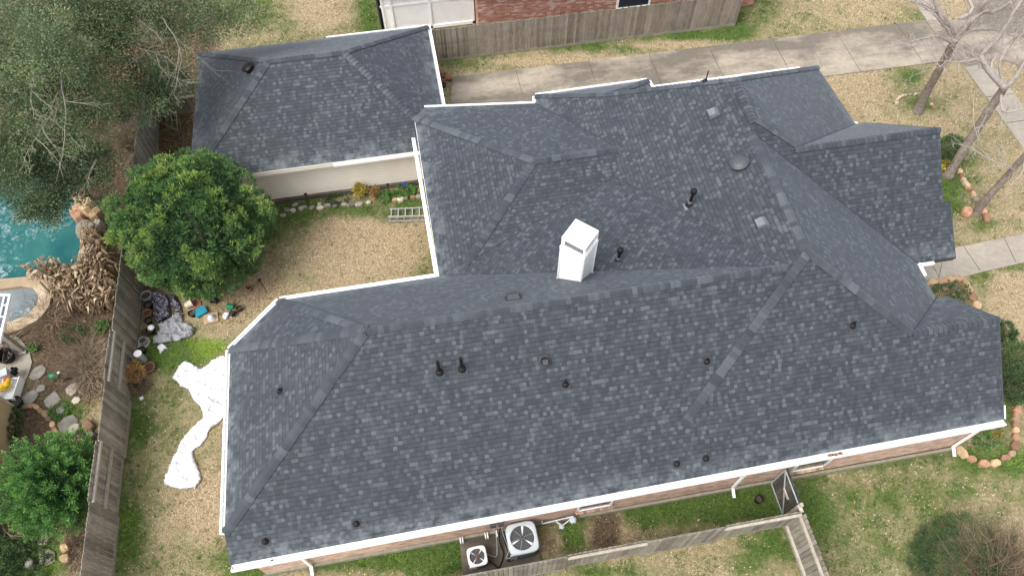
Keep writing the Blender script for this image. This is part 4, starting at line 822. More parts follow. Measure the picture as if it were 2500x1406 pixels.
pot(360, 764, .15, .24, 'terracotta', 'terracotta planter by the fence left of the black plastic sheeting')
pot(362, 783, .13, .2, 'black', 'low black pot below the terracotta planter by the fence')
pot(367, 806, .16, .2, 'black', 'black pot holding a white bowl beside the fence')
q = G(368, 799, .24); b = MB(); b.lathe((q.x, q.y, .21), [(.001, .1), (.06, .09), (.11, .05), (.125, 0)], 18); tag(b.build('bowl', 'white', smooth=True), 'white bowl upside down on a black pot', 'bowl')
pot(355, 812, .15, .1, 'pad', 'shallow brown stone dish by the fence', 'dish', 'dish')
pot(349, 831, .14, .26, 'plastic_grey', 'small grey planter standing in a tan saucer by the fence')
q = G(351, 838); b = MB(); b.lathe((q.x, q.y, 0), [(.001, 0), (.2, 0), (.24, .05), (.22, .05), (.19, .02), (.001, .02)], 22); tag(b.build('saucer', 'beige_p'), 'wide tan saucer under a small grey planter', 'saucer')
pot(347, 854, .13, .18, 'black', 'black nursery pot next to the tall white bucket')
e = pot(364, 897, .2, .18, 'terracotta', 'wide terracotta bowl under a tall bucket by the fence')
q = G(357, 884); z = .16; b = MB(); b.lathe((q.x, q.y, z), [(.001, 0), (.11, 0), (.125, .5), (.13, .52), (.118, .52), (.11, .1), (.001, .1)], 22); bk = b.build('bucket', 'plastic_grey', smooth=False, loc=(q.x, q.y, z)); tag(bk, 'tall white-rimmed grey bucket standing in a terracotta bowl', 'bucket'); b = MB(); b.lathe((q.x, q.y, z), [(.126, .5), (.134, .52), (.134, .54), (.112, .54), (.108, .5), (.001, .44)], 22); b.build('rim_and_lining', 'white', bk)
pot(455, 749, .15, .28, 'beige_p', 'beige bucket lying on its side near the orange slab', 'bucket', 'bucket', tilt=.3)
pot(468, 765, .13, .2, 'black', 'dark earth-filled pot between the beige bucket and the teal tray')
pot(532, 738, .14, .22, 'black', 'black pot lying alone on bare ground below the round tree', tilt=2.6)
pot(571, 751, .12, .22, 'green_p', 'green plastic pot tipped over on the lawn', tilt=2.9, soil=None)
pot(584, 753, .1, .16, 'black', 'small dark pot right of the tipped green pot')
pot(565, 773, .12, .2, 'black', 'black pot lying beside a white cloth on the lawn', tilt=1.0, soil=None)
pot(608, 703, .1, .22, 'terracotta', 'small terracotta pot alone at the right foot of the round tree')
pot(1853, 1218, .13, .26, 'black', 'black bucket standing on the grass near the garden gate', 'bucket', 'bucket')
pot(363, 770, .1, .16, 'terracotta', 'small terracotta pot tucked behind the terracotta planter') if False else None
def rslab(px, py, sx, sy, h, rz, mat, label, name, cat, z=0.0):
    p = G(px, py, h+z); e = MB(); e.box((p.x, p.y, z+h/2), (sx, sy, h), rz=rz, top=.96); return tag(e.build(name, mat, loc=(p.x, p.y, z)), label, cat)
rslab(478, 740, .34, .42, .05, .3, 'terracotta', 'square orange paving slab lying on the soil', 'paving_slab', 'slab')
rslab(514, 776, .55, .42, .04, .15, 'stone_t', 'tan flat slab under a small blue-grey dome', 'paving_slab', 'slab')
q = G(514, 773, .15); b = MB(); b.lathe((q.x, q.y, .04), [(.15, 0), (.15, .02), (.11, .04), (.1, .13), (.06, .16), (.001, .17)], 20); tag(b.build('garden_dome', 'acgrey', smooth=True), 'blue-grey dome standing on a tan slab', 'lid')
e = MB(); p = G(489, 760, .14); e.box((p.x, p.y, .08), (.36, .28, .16), rz=.5, top=1.12); e.box((p.x, p.y, .165), (.42, .34, .02), rz=.5); tag(e.build('storage_tub', 'teal', loc=(p.x, p.y, 0)), 'bright teal plastic tub near the orange slab', 'tub')
# crumpled sheets
def tarp(name, pxs, amp, mat, label, z0=.03, step=.03, seed=0, ridge=3.2, cat='plastic sheet'):
    poly = [tuple(G(*q, z0)[:2]) for q in pxs]
    for w0 in (.12, .25): poly = [(a[0]*(1-w)+b[0]*w, a[1]*(1-w)+b[1]*w) for a, b in zip(poly, poly[1:]+poly[:1]) for w in (w0, 1-w0)]
    xs = [q[0] for q in poly]; ys = [q[1] for q in poly]
    X, Y = np.meshgrid(np.arange(min(xs)-step, max(xs)+step, step), np.arange(min(ys)-step, max(ys)+step, step))
    wx = X+.025*vnoise(X*4, Y*4, seed+3); wy = Y+.025*vnoise(X*4, Y*4, seed+7); ins = inpoly(wx, wy, poly)
    ridge = ridge*.62
    def rd(s, k): return 1-np.abs(vnoise(X*s+.6*vnoise(X*s*.7, Y*s*.7, k+9), Y*s, k))
    Z = z0+amp*(.45*rd(ridge, seed)**3+.4*rd(ridge*2.1, seed+1)**4+.28*rd(ridge*4.7, seed+2)**4+.14*rd(ridge*10, seed+3)**3)+RNG.uniform(-.004, .004, X.shape)
    ny, nx = X.shape; idx = np.arange(nx*ny).reshape(ny, nx); c = ins[:-1, :-1] & ins[1:, :-1] & ins[:-1, 1:] & ins[1:, 1:]
    f = np.stack([idx[:-1, :-1], idx[:-1, 1:], idx[1:, 1:], idx[1:, :-1]], -1)[c]
    used = np.unique(f); mp = -np.ones(nx*ny, int); mp[used] = np.arange(len(used)); vs = np.stack([wx, wy, Z], -1).reshape(-1, 3)[used]
    # hem sinks to the ground
    cnt = np.bincount(mp[f].reshape(-1), minlength=len(used)); vs[cnt < 4, 2] = .012
    me = bpy.data.meshes.new(name); c0 = vs.mean(0)*[1, 1, 0]; me.from_pydata((vs-c0).tolist(), [], mp[f].tolist()); me.materials.append(M[mat]); me.polygons.foreach_set('use_smooth', [True]*len(me.polygons))
    o = bpy.data.objects.new(name, me); COL.objects.link(o); o.location = c0; sol = o.modifiers.new('thick', 'SOLIDIFY'); sol.thickness = .006; return tag(o, label, cat)
tarp('plastic_sheet', [(415, 922), (447, 880), (455, 880), (485, 893), (487, 900), (512, 885), (515, 878), (540, 868), (556, 868), (556, 935), (556, 960), (556, 1000), (540, 1030), (512, 1050), (505, 1070), (495, 1085), (470, 1100), (482, 1130), (495, 1170), (475, 1195), (470, 1190), (442, 1195), (398, 1185), (400, 1165), (425, 1110), (450, 1060), (480, 1030), (497, 1016), (485, 990), (470, 975), (458, 950), (438, 945), (436, 937)], .13, 'tarp_w', 'big crumpled white plastic sheet strewn on the lawn beside the left gutter', seed=1)
tarp('tarp', [(371, 842), (374, 830), (390, 806), (390, 790), (413, 778), (438, 764), (447, 768), (447, 783), (476, 796), (477, 812), (464, 824), (428, 834), (400, 838)], .3, 'tarp_g', 'crumpled silver-grey tarp heaped below the round tree', seed=5, cat='tarp')
tarp('plastic_sheeting', [(371, 717), (387, 711), (412, 724), (418, 755), (420, 773), (402, 780), (388, 795), (378, 785), (375, 750)], .34, 'tarp_b', 'shiny crumpled black plastic sheeting next to the pots', seed=9, ridge=4)
tarp('rubbish_sheet', [(412, 722), (430, 716), (448, 760), (446, 764), (425, 762), (417, 745)], .2, 'tarp_b', 'grey-blue crumpled wrapping right of the black sheeting', seed=12, ridge=5)
tarp('plastic_bag', [(384, 852), (386, 842), (405, 838), (411, 850), (400, 856), (390, 864)], .16, 'tarp_w', 'small white plastic bag just below the silver-grey tarp', seed=2, ridge=5, step=.03)
tarp('cloth', [(541, 770), (545, 762), (560, 759), (562, 768), (552, 781), (543, 779)], .1, 'tarp_w', 'small white cloth beside a black pot on the lawn', seed=3, ridge=5, step=.03, cat='cloth')
rslab(345, 971, .12, .1, .04, .5, 'white', 'small white plastic piece on the grass near the fence', 'plastic_piece', 'litter')
# ladders
def ladder(px0, py0, px1, py1, w, label, edge=False):
    a, b = G(px0, py0, .08), G(px1, py1, .08); d = (b-a).normalized(); s = Vector((-d.y, d.x, 0)); e = empty('ladder', tuple(a), label, 'ladder', 'aluminium ladders on the grass'); r = MB()
    up_ = Vector((0, 0, 1)) if edge else s
    for k in (0, 1): o = up_*w*k; MBk = MB().beam(a+o, b+o, .03, .08 if not edge else .03, upv=(0, 0, 1)); MBk.build('side_rail', 'steel', e)
    n = int((b-a).length/.28)
    for i in range(n+1): q = a+d*(.06+i*.28); MB().beam(q, q+up_*w, .035, .025).build('rung', 'steel', e)
    return e
ladder(951, 532, 1047, 527, .42, 'aluminium ladder lying flat beside the gutter, uppermost of the pair'); ladder(949, 540, 1045, 538, .3, 'aluminium ladder resting on its edge below the flat one', True)
MB_l = MB(); a, b = G(952, 525, .2), G(1046, 519, .2); MB_l.beam(a, b, .03, .06)
MB_l.beam(a+Vector((0, .14, 0)), b+Vector((0, .12, 0)), .03, .06)
# stake lights and blue ornament
def stake(px, py, tx, ty, label, blue=False):
    b_ = G(px, py); h = max(.45, min(1.1, zover(b_, tx, ty))); e = empty('blue_ornament' if blue else 'stake_light', tuple(b_), label, 'ornament' if blue else 'garden light', None if blue else 'black stake lights around the courtyard')
    lean = Vector((random.uniform(-.05, .05), 0, h)); MB().tube([b_, b_+lean], .012, 6).build('stake', 'blackmetal', e)
    if blue:
        b = MB(); pts = [b_+lean+Vector((.1*math.cos(a), .03*math.sin(a), .1*math.sin(a))) for a in np.linspace(0, 2*math.pi, 20)]; b.tube(pts, .02, 6); b.build('ring', 'blue_p', e)
    else:
        b = MB(); b.lathe(b_+lean, [(.02, -.06), (.055, -.03), (.065, .02), (.07, .03), (.03, .07), (.001, .08)], 12); b.build('lamp_head', 'blackmetal', e)
stake(757, 512, 743, 476, 'black stake light near the middle of the cream garage wall'); stake(952, 486, 945, 452, 'black stake light standing in green plants near the gutter corner')
stake(652, 712, 632, 686, 'black stake light half hidden at the right foot of the round tree'); stake(995, 470, 993, 450, 'blue ring ornament on a stake by the garage wall', True)
# stacked terracotta by the garage corner
pot(1079, 192, .17, .26, 'terracotta', 'terracotta pot with coiled rims beside the garage on the driveway'); pot(1090, 196, .15, .2, 'terracotta', 'round terracotta pot right of the stacked ones on the driveway', tilt=.2, soil=None)
pot(1085, 184, .13, .24, 'terracotta', 'terracotta pot lying behind the others at the driveway corner', tilt=2.2, soil=None); pot(1084, 208, .09, .16, 'black', 'small black pot at the near end of the terracotta group')
# covered grill left of the garage
cg = empty('covered_grill', tuple(G(445, 215)), 'barbecue under a sagging black cover beside the garage', 'barbecue')
b = MB(); p = G(445, 225); 
ringz = [(0, .62, .42), (.35, .6, .4), (.8, .52, .32), (1.0, .46, .26), (1.05, .38, .2)]
vs = []; nn = 24
for z, rx, ry in ringz:
    for j in range(nn): a = 2*math.pi*j/nn; w = 1+.07*math.sin(5*a+z*3)+.04*math.sin(11*a); sg = lambda c: math.copysign(abs(c)**.55, c); vs.append((p.x+rx*sg(math.cos(a))*w, p.y+ry*sg(math.sin(a))*w, z))
vs.append((p.x, p.y, 1.0)); fs = [(i*nn+j, i*nn+(j+1) % nn, (i+1)*nn+(j+1) % nn, (i+1)*nn+j) for i in range(4) for j in range(nn)]+[(4*nn+j, 4*nn+(j+1) % nn, 5*nn) for j in range(nn)]
b.add(vs, fs); b.build('cover', 'blackmetal', cg, smooth=True)
# bucket and pots under the oak
e = pot(182, 335, .16, .34, 'white', 'white and turquoise bucket under the big oak', 'bucket', 'bucket', soil='teal')
pot(150, 296, .15, .2, 'terracotta', 'terracotta pot under the oak, left of the other terracotta one'); pot(246, 303, .17, .22, 'terracotta', 'terracotta pot under the oak with a pale rim'); pot(317, 325, .1, .15, 'plastic_grey', 'small grey pot on the leaf litter among bare twigs')
# ------------------------------------------------------------------ stones
def stone(px, py, r, mat, label, group=None, h=.14, name='border_stone', cat='stone', flat=False, asp=1.3, rz=None, z=0):
    p = G(px, py, z+h*.6); n = random.randint(6, 8); rz = random.uniform(0, 3.14) if rz is None else rz; vs = []; base = [random.uniform(.8, 1.12) for _ in range(n)]
    for zz, k in ((-.05, .95), (h*.45, 1.06), (h*.85, .95), (h, .8)):
        for i in range(n):
            a = 2*math.pi*(i+.1*math.sin(i*7))/n; x = r*asp**.5*math.cos(a)*base[i]*k; y = r/asp**.5*math.sin(a)*base[i]*k
            vs.append((x*math.cos(rz)-y*math.sin(rz), x*math.sin(rz)+y*math.cos(rz), zz+(random.uniform(-.1, .1)*h if zz > 0 and not flat else 0)))
    vs.append((0, 0, h*(1.0 if flat else 1.04))); m = MB(); m.add(vs, [(k*n+i, k*n+(i+1) % n, (k+1)*n+(i+1) % n, (k+1)*n+i) for k in range(3) for i in range(n)]+[(3*n+i, 3*n+(i+1) % n, 4*n) for i in range(n)]+[list(range(n))[::-1]], random.random())
    o = m.build(name, mat); o.location = (p.x, p.y, z); return tag(o, label, cat, group)
ORD = 'first second third fourth fifth sixth seventh eighth ninth tenth eleventh twelfth thirteenth fourteenth fifteenth'.split()
def border(pts, r, mats, label, group, h=.14, frm='far end'):
    for i, q in enumerate(pts):
        a, b = pts[max(i-1, 0)], pts[min(i+1, len(pts)-1)]; A, B_ = G(*a[:2]), G(*b[:2]); rz = math.atan2(B_.y-A.y, B_.x-A.x)+random.uniform(-.2, .2)
        stone(q[0], q[1], r*random.uniform(.85, 1.15)*(q[2] if len(q) > 2 else 1), mats[i % len(mats)], f'{ORD[i]} {label}, from the {frm}' if len(pts) > 1 else label, group, h, rz=rz, asp=random.uniform(1.2, 1.7))
border([(2190, 252), (2191, 243), (2196, 238), (2203, 234), (2210, 232.5), (2222, 231), (2236, 229)], .085, ['stone_c', 'stone_t', 'stone_c'], 'small cream stone in the arc by the back bare tree', 'cream stones around the back tree', .08, 'house side')
border([(2275, 255), (2281, 262)], .1, ['stone_t'], 'yellowish stone right of the back bare tree', 'yellow stones by the back tree', .08)
border([(2343, 418), (2347, 429), (2352, 438), (2358, 447), (2363, 453), (2369, 459), (2376, 474), (2383, 486)], .13, ['stone_t', 'stone_o', 'stone_t', 'stone_c'], 'tan stone in the row linking the two front bare trees', 'stones between the two front trees')
stone(2360, 516, .24, 'stone_o', 'big orange stone left of the nearest bare tree trunk', None, .22)
border([(2399, 504), (2403, 515), (2410, 530, 1.4)], .15, ['stone_o'], 'rusty orange stone right of the nearest bare tree', 'orange stones right of the nearest tree')
border([(2279, 688), (2293, 687), (2307, 685), (2322, 681), (2336, 680), (2349, 686, 1.4), (2360, 696), (2367, 708), (2374, 723, 1.4), (2386, 745)], .16, ['stone_t', 'stone_t', 'stone_o'], 'tan-orange edging stone of the bed by the front path', 'edging stones of the bed by the front path', .14, 'house')
border([(2493, 977), (2489, 987), (2484.5, 999), (2482, 1011), (2481, 1024), (2482, 1037), (2481, 1050), (2481, 1066), (2479, 1086, 1.3), (2471, 1107), (2455, 1116, 1.2), (2432, 1129, 1.2), (2404, 1131, 1.2), (2373, 1119), (2347, 1101, 1.5)], .14, ['stone_o', 'stone_t', 'stone_o', 'stone_o', 'stone_t'], 'orange edging stone of the near right corner bed', 'edging stones of the corner bed', .14, 'round shrubs')
stone(2340, 690, .07, 'white', 'white stone in the weedy bed by the front path', None, .06)
border([(x, 512-.08*(x-700)+random.uniform(-3, 3)) for x in (700, 716, 735, 760, 782, 800, 818, 840, 858, 876, 900)], .12, ['stone_g', 'stone_c', 'stone_g'], 'grey-cream edging stone of the garage bed', 'stones edging the garage bed', .1, 'round tree')
border([(964, 488), (977, 486), (988, 482), (1008, 481), (1023, 480)], .13, ['stone_t', 'stone_c', 'stone_g'], 'rounded pale stone above the ladders', 'pale stones near the ladder', .13, 'left')
border([(660, 515), (690, 525), (720, 500), (745, 505), (780, 498), (825, 492), (850, 500)], .11, ['stone_g'], 'half-buried grey stone in the garage bed', 'half buried stones in the garage bed', .06, 'round tree')
for px, py, r, mt, lb in ((93, 909, .27, 'stone_g', 'brownish flagstone nearest the green watering can'), (99, 947, .16, 'stone_g', 'smallest flagstone in the middle of the stepping path'), (128, 975, .27, 'stone_g', 'clean grey pentagonal flagstone in the stepping path'), (72, 970, .27, 'stone_g', 'flagstone touching the patio edge below the toy tub'),
                          (146, 1000, .17, 'stone_g', 'small pale flagstone between the pentagonal one and the big grey one'), (166, 1032, .34, 'stone_g', 'largest blue-grey flagstone above the bright green bush'), (175, 949, .22, 'stone_c', 'square brown-stained block beside the twiggy brown shrub'), (186, 977, .16, 'stone_c', 'smaller brown-stained block below the square one'),
                          (115, 1360, .27, 'stone_c', 'pinkish square slab in the grass at the bottom left'), (103, 1316, .2, 'stone_c', 'pale slab partly under the bright green bush'), (60, 1307, .1, 'terracotta', 'broken orange brick piece near the bottom left ground cover')):
    stone(px, py, r, mt, lb, None, .05, 'flagstone', 'flagstone', True, 1.1)
for px, py, r, mt, lb in ((182, 1046, .2, 'stone_c', 'cream boulder just above the bright green bush'), (216, 1040, .22, 'stone_o', 'rusty brown boulder against the left fence'), (222, 1062, .13, 'stone_c', 'small pinkish rock below the rusty boulder'), (158, 1336, .15, 'stone_t', 'mossy rounded rock right of the pinkish slab'), (158, 1362, .17, 'stone_t', 'lower mossy rock right of the pinkish slab'), (72, 1375, .15, 'stone_g', 'mossy rock left of the pinkish slab')):
    stone(px, py, r, mt, lb, None, .2, 'rock', 'rock')
border([(45, 994), (60, 992), (75, 990), (88, 993), (100, 1003), (110, 1010), (118, 1022), (128, 1035), (133, 1050)], .12, ['stone_o', 'stone_t'], 'low orange edging stone beside the tan shed', 'edging stones beside the tan shed', .08, 'shed')

# ================================================================== POOL YARD
def flat(name, poly, z, mat): mb = MB(); mb.add([(q[0], q[1], z) for q in poly], [list(range(len(poly)))]); o = mb.build(name, mat); return struct(o)
flat('pool_water', POOL, -.12, 'water')
def scaled(poly, k, c): return [(c[0]+(x-c[0])*k, c[1]+(y-c[1])*k) for x, y in poly]
pc = MB(); n = len(POOL)
idx = list(range(2, n-1))
for i in idx[:-1]:
    a, b = Vector(POOL[i]), Vector(POOL[i+1]); d = (b-a).normalized(); o = Vector((d.y, -d.x))*-.32
    if o.dot(a-Vector((-17, 19))) < 0: o = -o
    pc.prism([tuple(a), tuple(b), tuple(b+o), tuple(a+o)], -.5, .04, random.random())
tag(pc.build('pool_coping', 'coping'), kind='structure')
sp = empty('hot_tub', (-15.5, 16.2, 0), 'raised hot tub with a broad curved flagstone rim beside the pool', 'hot tub')
mb = MB(); m = len(SPA_OUT); vs = [(x, y, -.5) for x, y in SPA_OUT]+[(x, y, .42) for x, y in SPA_OUT]+[(x, y, .42) for x, y in SPA_IN[::1]]
si = SPA_IN; so = SPA_OUT
def resamp(poly, k=40):
    P_ = [Vector(q) for q in poly]; L = [0]
    for a, b in zip(P_, P_[1:]): L.append(L[-1]+(b-a).length)
    o = []
    for i in range(k):
        t = L[-1]*i/(k-1); j = max(j for j in range(len(L)) if L[j] <= t+1e-9); j = min(j, len(P_)-2); u = (t-L[j])/(L[j+1]-L[j]); o.append(P_[j].lerp(P_[j+1], u))
    return o
O_, I_ = resamp(so), resamp(si); mb = MB(); k = len(O_); vs = [(q.x, q.y, -.5) for q in O_]+[(q.x, q.y, .22) for q in O_]+[(q.x, q.y, .22) for q in I_]+[(q.x, q.y, -.4) for q in I_]
mb.add(vs, [(r*k+i, r*k+i+1, (r+1)*k+i+1, (r+1)*k+i) for r in range(3) for i in range(k-1)]); mb.build('rim', 'coping', sp)
mb = MB(); mb.add([(q.x, q.y, .08) for q in I_], [list(range(k))]); mb.build('tub_water', 'spa', sp)
for px, py, r, mt, lb, h in ((192, 522, .36, 'stone_o', 'smooth orange boulder jutting over the pool', .5), (212, 560, .42, 'stone_c', 'large pale boulder at the pool edge below the orange one', .5), (215, 508, .3, 'stone_t', 'mossy tan boulder between the oak leaves and the pool rocks', .75), (236, 525, .28, 'stone_t', 'squarish tan boulder farthest from the water', .6),
                           (210, 478, .22, 'stone_o', 'small brown boulder partly under the oak branches', .8), (240, 550, .2, 'stone_c', 'pale boulder beside the round tree', .45), (218, 625, .26, 'stone_c', 'low pinkish boulder among the dead banana leaves', .3), (228, 600, .24, 'stone_g', 'grey-brown boulder above the dead banana leaves', .3)):
    stone(px, py, r, mt, lb, None, h, 'boulder', 'boulder', asp=1.25, z=0)
# tan shed and patio cover at the left edge
sh = empty('garden_shed', (-14.5, 9.5, 0), 'plain tan-walled outbuilding at the left edge above the bright green bush', 'shed')
MB().prism([(-14.91, 7.5), (-14.91, 12.04), (-19, 12.04), (-19, 7.5)], 0, 2.2).build('wall', 'tan', sh)
MB().prism([(-14.7, 7.3), (-14.7, 12.25), (-19.2, 12.25), (-19.2, 7.3)], 2.2, 2.3).build('roof', 'beige_p', sh)
MB().beam((-14.93, 12.06, .0), (-14.93, 12.06, 2.2), .1, .1).build('corner_trim', 'beige_p', sh)
pv = empty('patio_cover', (-14.3, 14, 0), 'dark panelled patio cover with a white metal frame at the left edge', 'patio cover')
z = 2.5; mb = MB(); A_, B_, C_ = G(26, 722, z), G(0, 838, z), G(-60, 718, z); D_ = G(-60, 838, z)
mb.prism([tuple(q[:2]) for q in (A_, B_, D_, C_)], z-.02, z).build('panel', 'slateglass', pv)
mb = MB()
for a, b in ((A_, B_), (A_, C_), (B_, D_)): mb.beam(a+Vector((0, 0, .02)), b+Vector((0, 0, .02)), .06, .09)
o_ = Vector((-.18, 0, 0)); mb.beam(A_+o_+Vector((0, 0, .02)), B_+o_+Vector((0, 0, .02)), .04, .06)
for t in (.2, .45, .7): q = A_.lerp(B_, t); mb.beam(q+Vector((0, 0, .02)), q+o_+Vector((0, 0, .02)), .03, .05)
mb.build('frame', 'white', pv); MB().tube([(-16.5, A_.y-.1, 0), (-16.5, A_.y-.1, 2.45)], .05, 8).build('post', 'white', pv)
pb = G(58, 858, 0); b = MB(); b.beam((pb.x, pb.y, .0), (pb.x-.0, pb.y, 1.4), .16, .16); b.box((pb.x, pb.y, .06), (.3, .3, .12)); tag(b.build('wooden_post', 'rail', loc=tuple(pb)), 'short grey wooden post on the patio beside the hot tub', 'post')
pot(12, 868, .3, .35, 'black', 'round black planter on the patio by the wooden post', soil=None)
e = empty('storage_tub', tuple(G(20, 945)), 'white tub crammed with toys and tools on the patio', 'tub')
p = G(22, 950, .3); b = MB(); b.box((p.x, p.y, .16), (.5, .75, .03)); 
for sx in (-1, 1): b.box((p.x+sx*.25, p.y, .2), (.03, .8, .36), rz=-.12)
for s_ in (-1, 1): b.box((p.x, p.y+s_*.38, .2), (.5, .03, .36), rz=-.12)
b.build('tub_body', 'white', e)
p = G(12, 940, .4)
b = MB(); b.box((p.x, p.y, .38), (.3, .2, .16), rz=.4); b.tube([p+Vector((.1, 0, .05)), p+Vector((.2, .15, .15))], .07, 8); b.lathe((p.x-.05, p.y-.1, .34), [(.1, 0), (.11, .08), (.04, .16)], 12); tag(b.build('toy', 'yellow_p'), 'bright yellow toy in the white tub', 'toy')
b = MB(); b.box((p.x+.05, p.y+.2, .42), (.22, .14, .07), rz=.2); tag(b.build('toy', 'red_p'), 'red toy behind the yellow one in the white tub', 'toy')
for (px, py, r, lb) in ((33, 903, .07, 'black pots nest in the tub, beside the red toy'), ):
    e = empty('pot_stack', tuple(G(px, py)), 'cluster of small black nursery pots on the patio', 'pots')
    for i in range(8): q = G(28+4*(i % 3), 898+5*(i//3)+(i % 2)*3, .45); b = MB(); b.lathe((q.x, q.y, .3), [(.04, 0), (.06, .12), (.055, .12), (.035, .02)], 10); b.build('nursery_pot', 'black', e)
pot(38, 982, .22, .3, 'black', 'black bucket wedged between the patio and the tan shed', 'bucket', 'bucket')
b = MB(); p = G(15, 915, .3); b.box((p.x, p.y, .25), (.3, .35, .5), rz=.3, top=.8); tag(b.build('plastic_crate', 'acgrey', loc=(p.x, p.y, 0)), 'pale blue-grey plastic crate behind the toys', 'crate')
wc = empty('watering_can', tuple(G(131, 918)), 'bright green watering can lying on the grass beside a flagstone', 'watering can')
p = G(131, 918, .12); b = MB(); b.lathe((p.x-.15, p.y, .13), [(.001, 0), (.1, .02), (.12, .15), (.09, .28), (.001, .3)], 16, Mx=Matrix.Rotation(math.pi/2, 3, 'Y')); b.build('can_body', 'green_p', wc, smooth=True); b = MB(); b.lathe((p.x+.17, p.y+.08, .14), [(.001, 0), (.05, .0), (.05, .04), (.001, .05)], 12); b.build('cap', 'white', wc)
pot(158, 926, .15, .2, 'black', 'black broken pot right of the green watering can', tilt=.5)
e = pot(80, 850, .16, .14, 'black', 'small black planter of green seedlings beside the hot tub', 'planter', 'planter')
# ================================================================== PLANTS
def leaves(centers, outward, n, rad, length, width, tone, spread=1.0, up=.2, jit=.12, shape='quad', tonej=.16):
    """n leaves around each centre pointing outward"""
    m = len(centers); c = np.repeat(centers, n, 0); o = np.repeat(unit(outward), n, 0); r = RNG.normal(size=(m*n, 3)); d = unit(o+r*spread*.7+np.array([0, 0, up]))
    base = c+d*np.abs(RNG.normal(size=(m*n, 1)))*rad*.5+r*rad*.3; side = unit(np.cross(d, RNG.normal(size=(m*n, 3)))); L = length*RNG.uniform(.6, 1.25, (m*n, 1)); w = width*RNG.uniform(.7, 1.2, (m*n, 1))
    P = np.stack([base, base+d*L*.45+side*w*.5, base+d*L, base+d*L*.45-side*w*.5], 1)
    t = np.repeat(tone, n)+RNG.normal(size=m*n)*tonej; return P, t
def blob_pts(n, c, r, shell=.35, zmin=None):
    d = unit(RNG.normal(size=(n, 3))); rr = 1-shell*RNG.uniform(0, 1, (n, 1))**1.6; P = np.array(c)+d*rr*np.array(r); 
    if zmin is not None: k = P[:, 2] > zmin; P, d = P[k], d[k]
    return P, d
def trunk_limbs(base, ends, r0, name_tr, mat, parent, name_l='limb', rl=.4):
    base = Vector(base); top = sum((Vector(e) for e in ends), Vector())/len(ends); fork = base.lerp(Vector((base.x*.7+top.x*.3, base.y*.7+top.y*.3, top.z)), .45)
    MB().tube(curve([base-Vector((0, 0, .1)), base.lerp(fork, .5)+Vector((.05, -.04, 0)), fork], 5), [r0*1.25]+[r0*(1-.03*i) for i in range(1, 11)], 10).build(name_tr, mat, parent, smooth=True)
    for e_ in ends:
        e_ = Vector(e_); mid = fork.lerp(e_, .5)+Vector((random.uniform(-.3, .3), random.uniform(-.3, .3), random.uniform(.1, .4))); pts = curve([fork, mid, e_], 5); MB().tube(pts, [r0*rl*(1-.8*i/10) for i in range(len(pts))], 7).build(name_l, mat, parent, smooth=True)
# --- round podocarpus-like tree in the courtyard
def round_tree():
    c = G(474, 549, 2.35); e = empty('round_tree', (c.x, c.y, 0), 'dense round dark-green tree with yellow-green tips in the courtyard corner', 'tree')
    R_ = np.array([2.62, 2.42, 2.3]); C = np.array([c.x, c.y, 2.35])
    P0, d0 = blob_pts(210, C, R_*.9, .16, .25); nsub = 20; sub = np.repeat(d0, nsub, 0); rr = unit(sub+.95*RNG.normal(size=sub.shape)); cr_ = np.repeat(RNG.uniform(.28, .46, len(P0)), nsub)[:, None]
    P0 = C+(P0-C)*RNG.uniform(.9, 1.09, (len(P0), 1)); P = np.repeat(P0, nsub, 0)+rr*cr_; d = unit(rr*.8+sub*.5+[0, 0, .25]); tipv = np.clip((rr*unit(np.repeat(d0, nsub, 0)+[0, 0, .8])).sum(1), -1, 1); tone = np.repeat(.26+.16*RNG.uniform(-1, 1, len(P0)), nsub)+.08*RNG.normal(size=len(P))+.3*np.clip(tipv-.15, 0, 1)  # clump tops lightened: young tips, and painted light on the lumps
    LP, T = leaves(P, d, 26, .05, .11, .026, tone, 1.0, .3, tonej=.13)
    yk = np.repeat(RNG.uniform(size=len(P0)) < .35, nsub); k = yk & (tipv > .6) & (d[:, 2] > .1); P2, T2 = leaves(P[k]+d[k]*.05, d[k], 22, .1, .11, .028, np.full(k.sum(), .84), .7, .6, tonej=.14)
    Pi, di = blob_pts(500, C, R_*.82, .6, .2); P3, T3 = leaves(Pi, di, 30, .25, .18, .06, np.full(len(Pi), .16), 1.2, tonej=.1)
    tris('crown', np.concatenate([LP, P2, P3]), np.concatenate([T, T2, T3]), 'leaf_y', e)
    b = MB(); b.tube([(c.x, c.y, -.1), (c.x+.1, c.y, 1.0), (c.x, c.y+.1, 3.2)], [.2, .16, .06], 10)
    b.build('trunk', 'bark', e, smooth=True)
    for i in range(10):
        a = i*.63; Vq = Vector((c.x, c.y, .8+.12*i)); q = Vq+Vector((math.cos(a)*1.5, math.sin(a)*1.5, .9)); MB().tube(curve([Vq, Vq.lerp(q, .5)+Vector((0, 0, -.1)), q], 4), [.06]*3+[.045]*3+[.03]*3, 6).build('limb', 'bark', e, smooth=True)
round_tree()
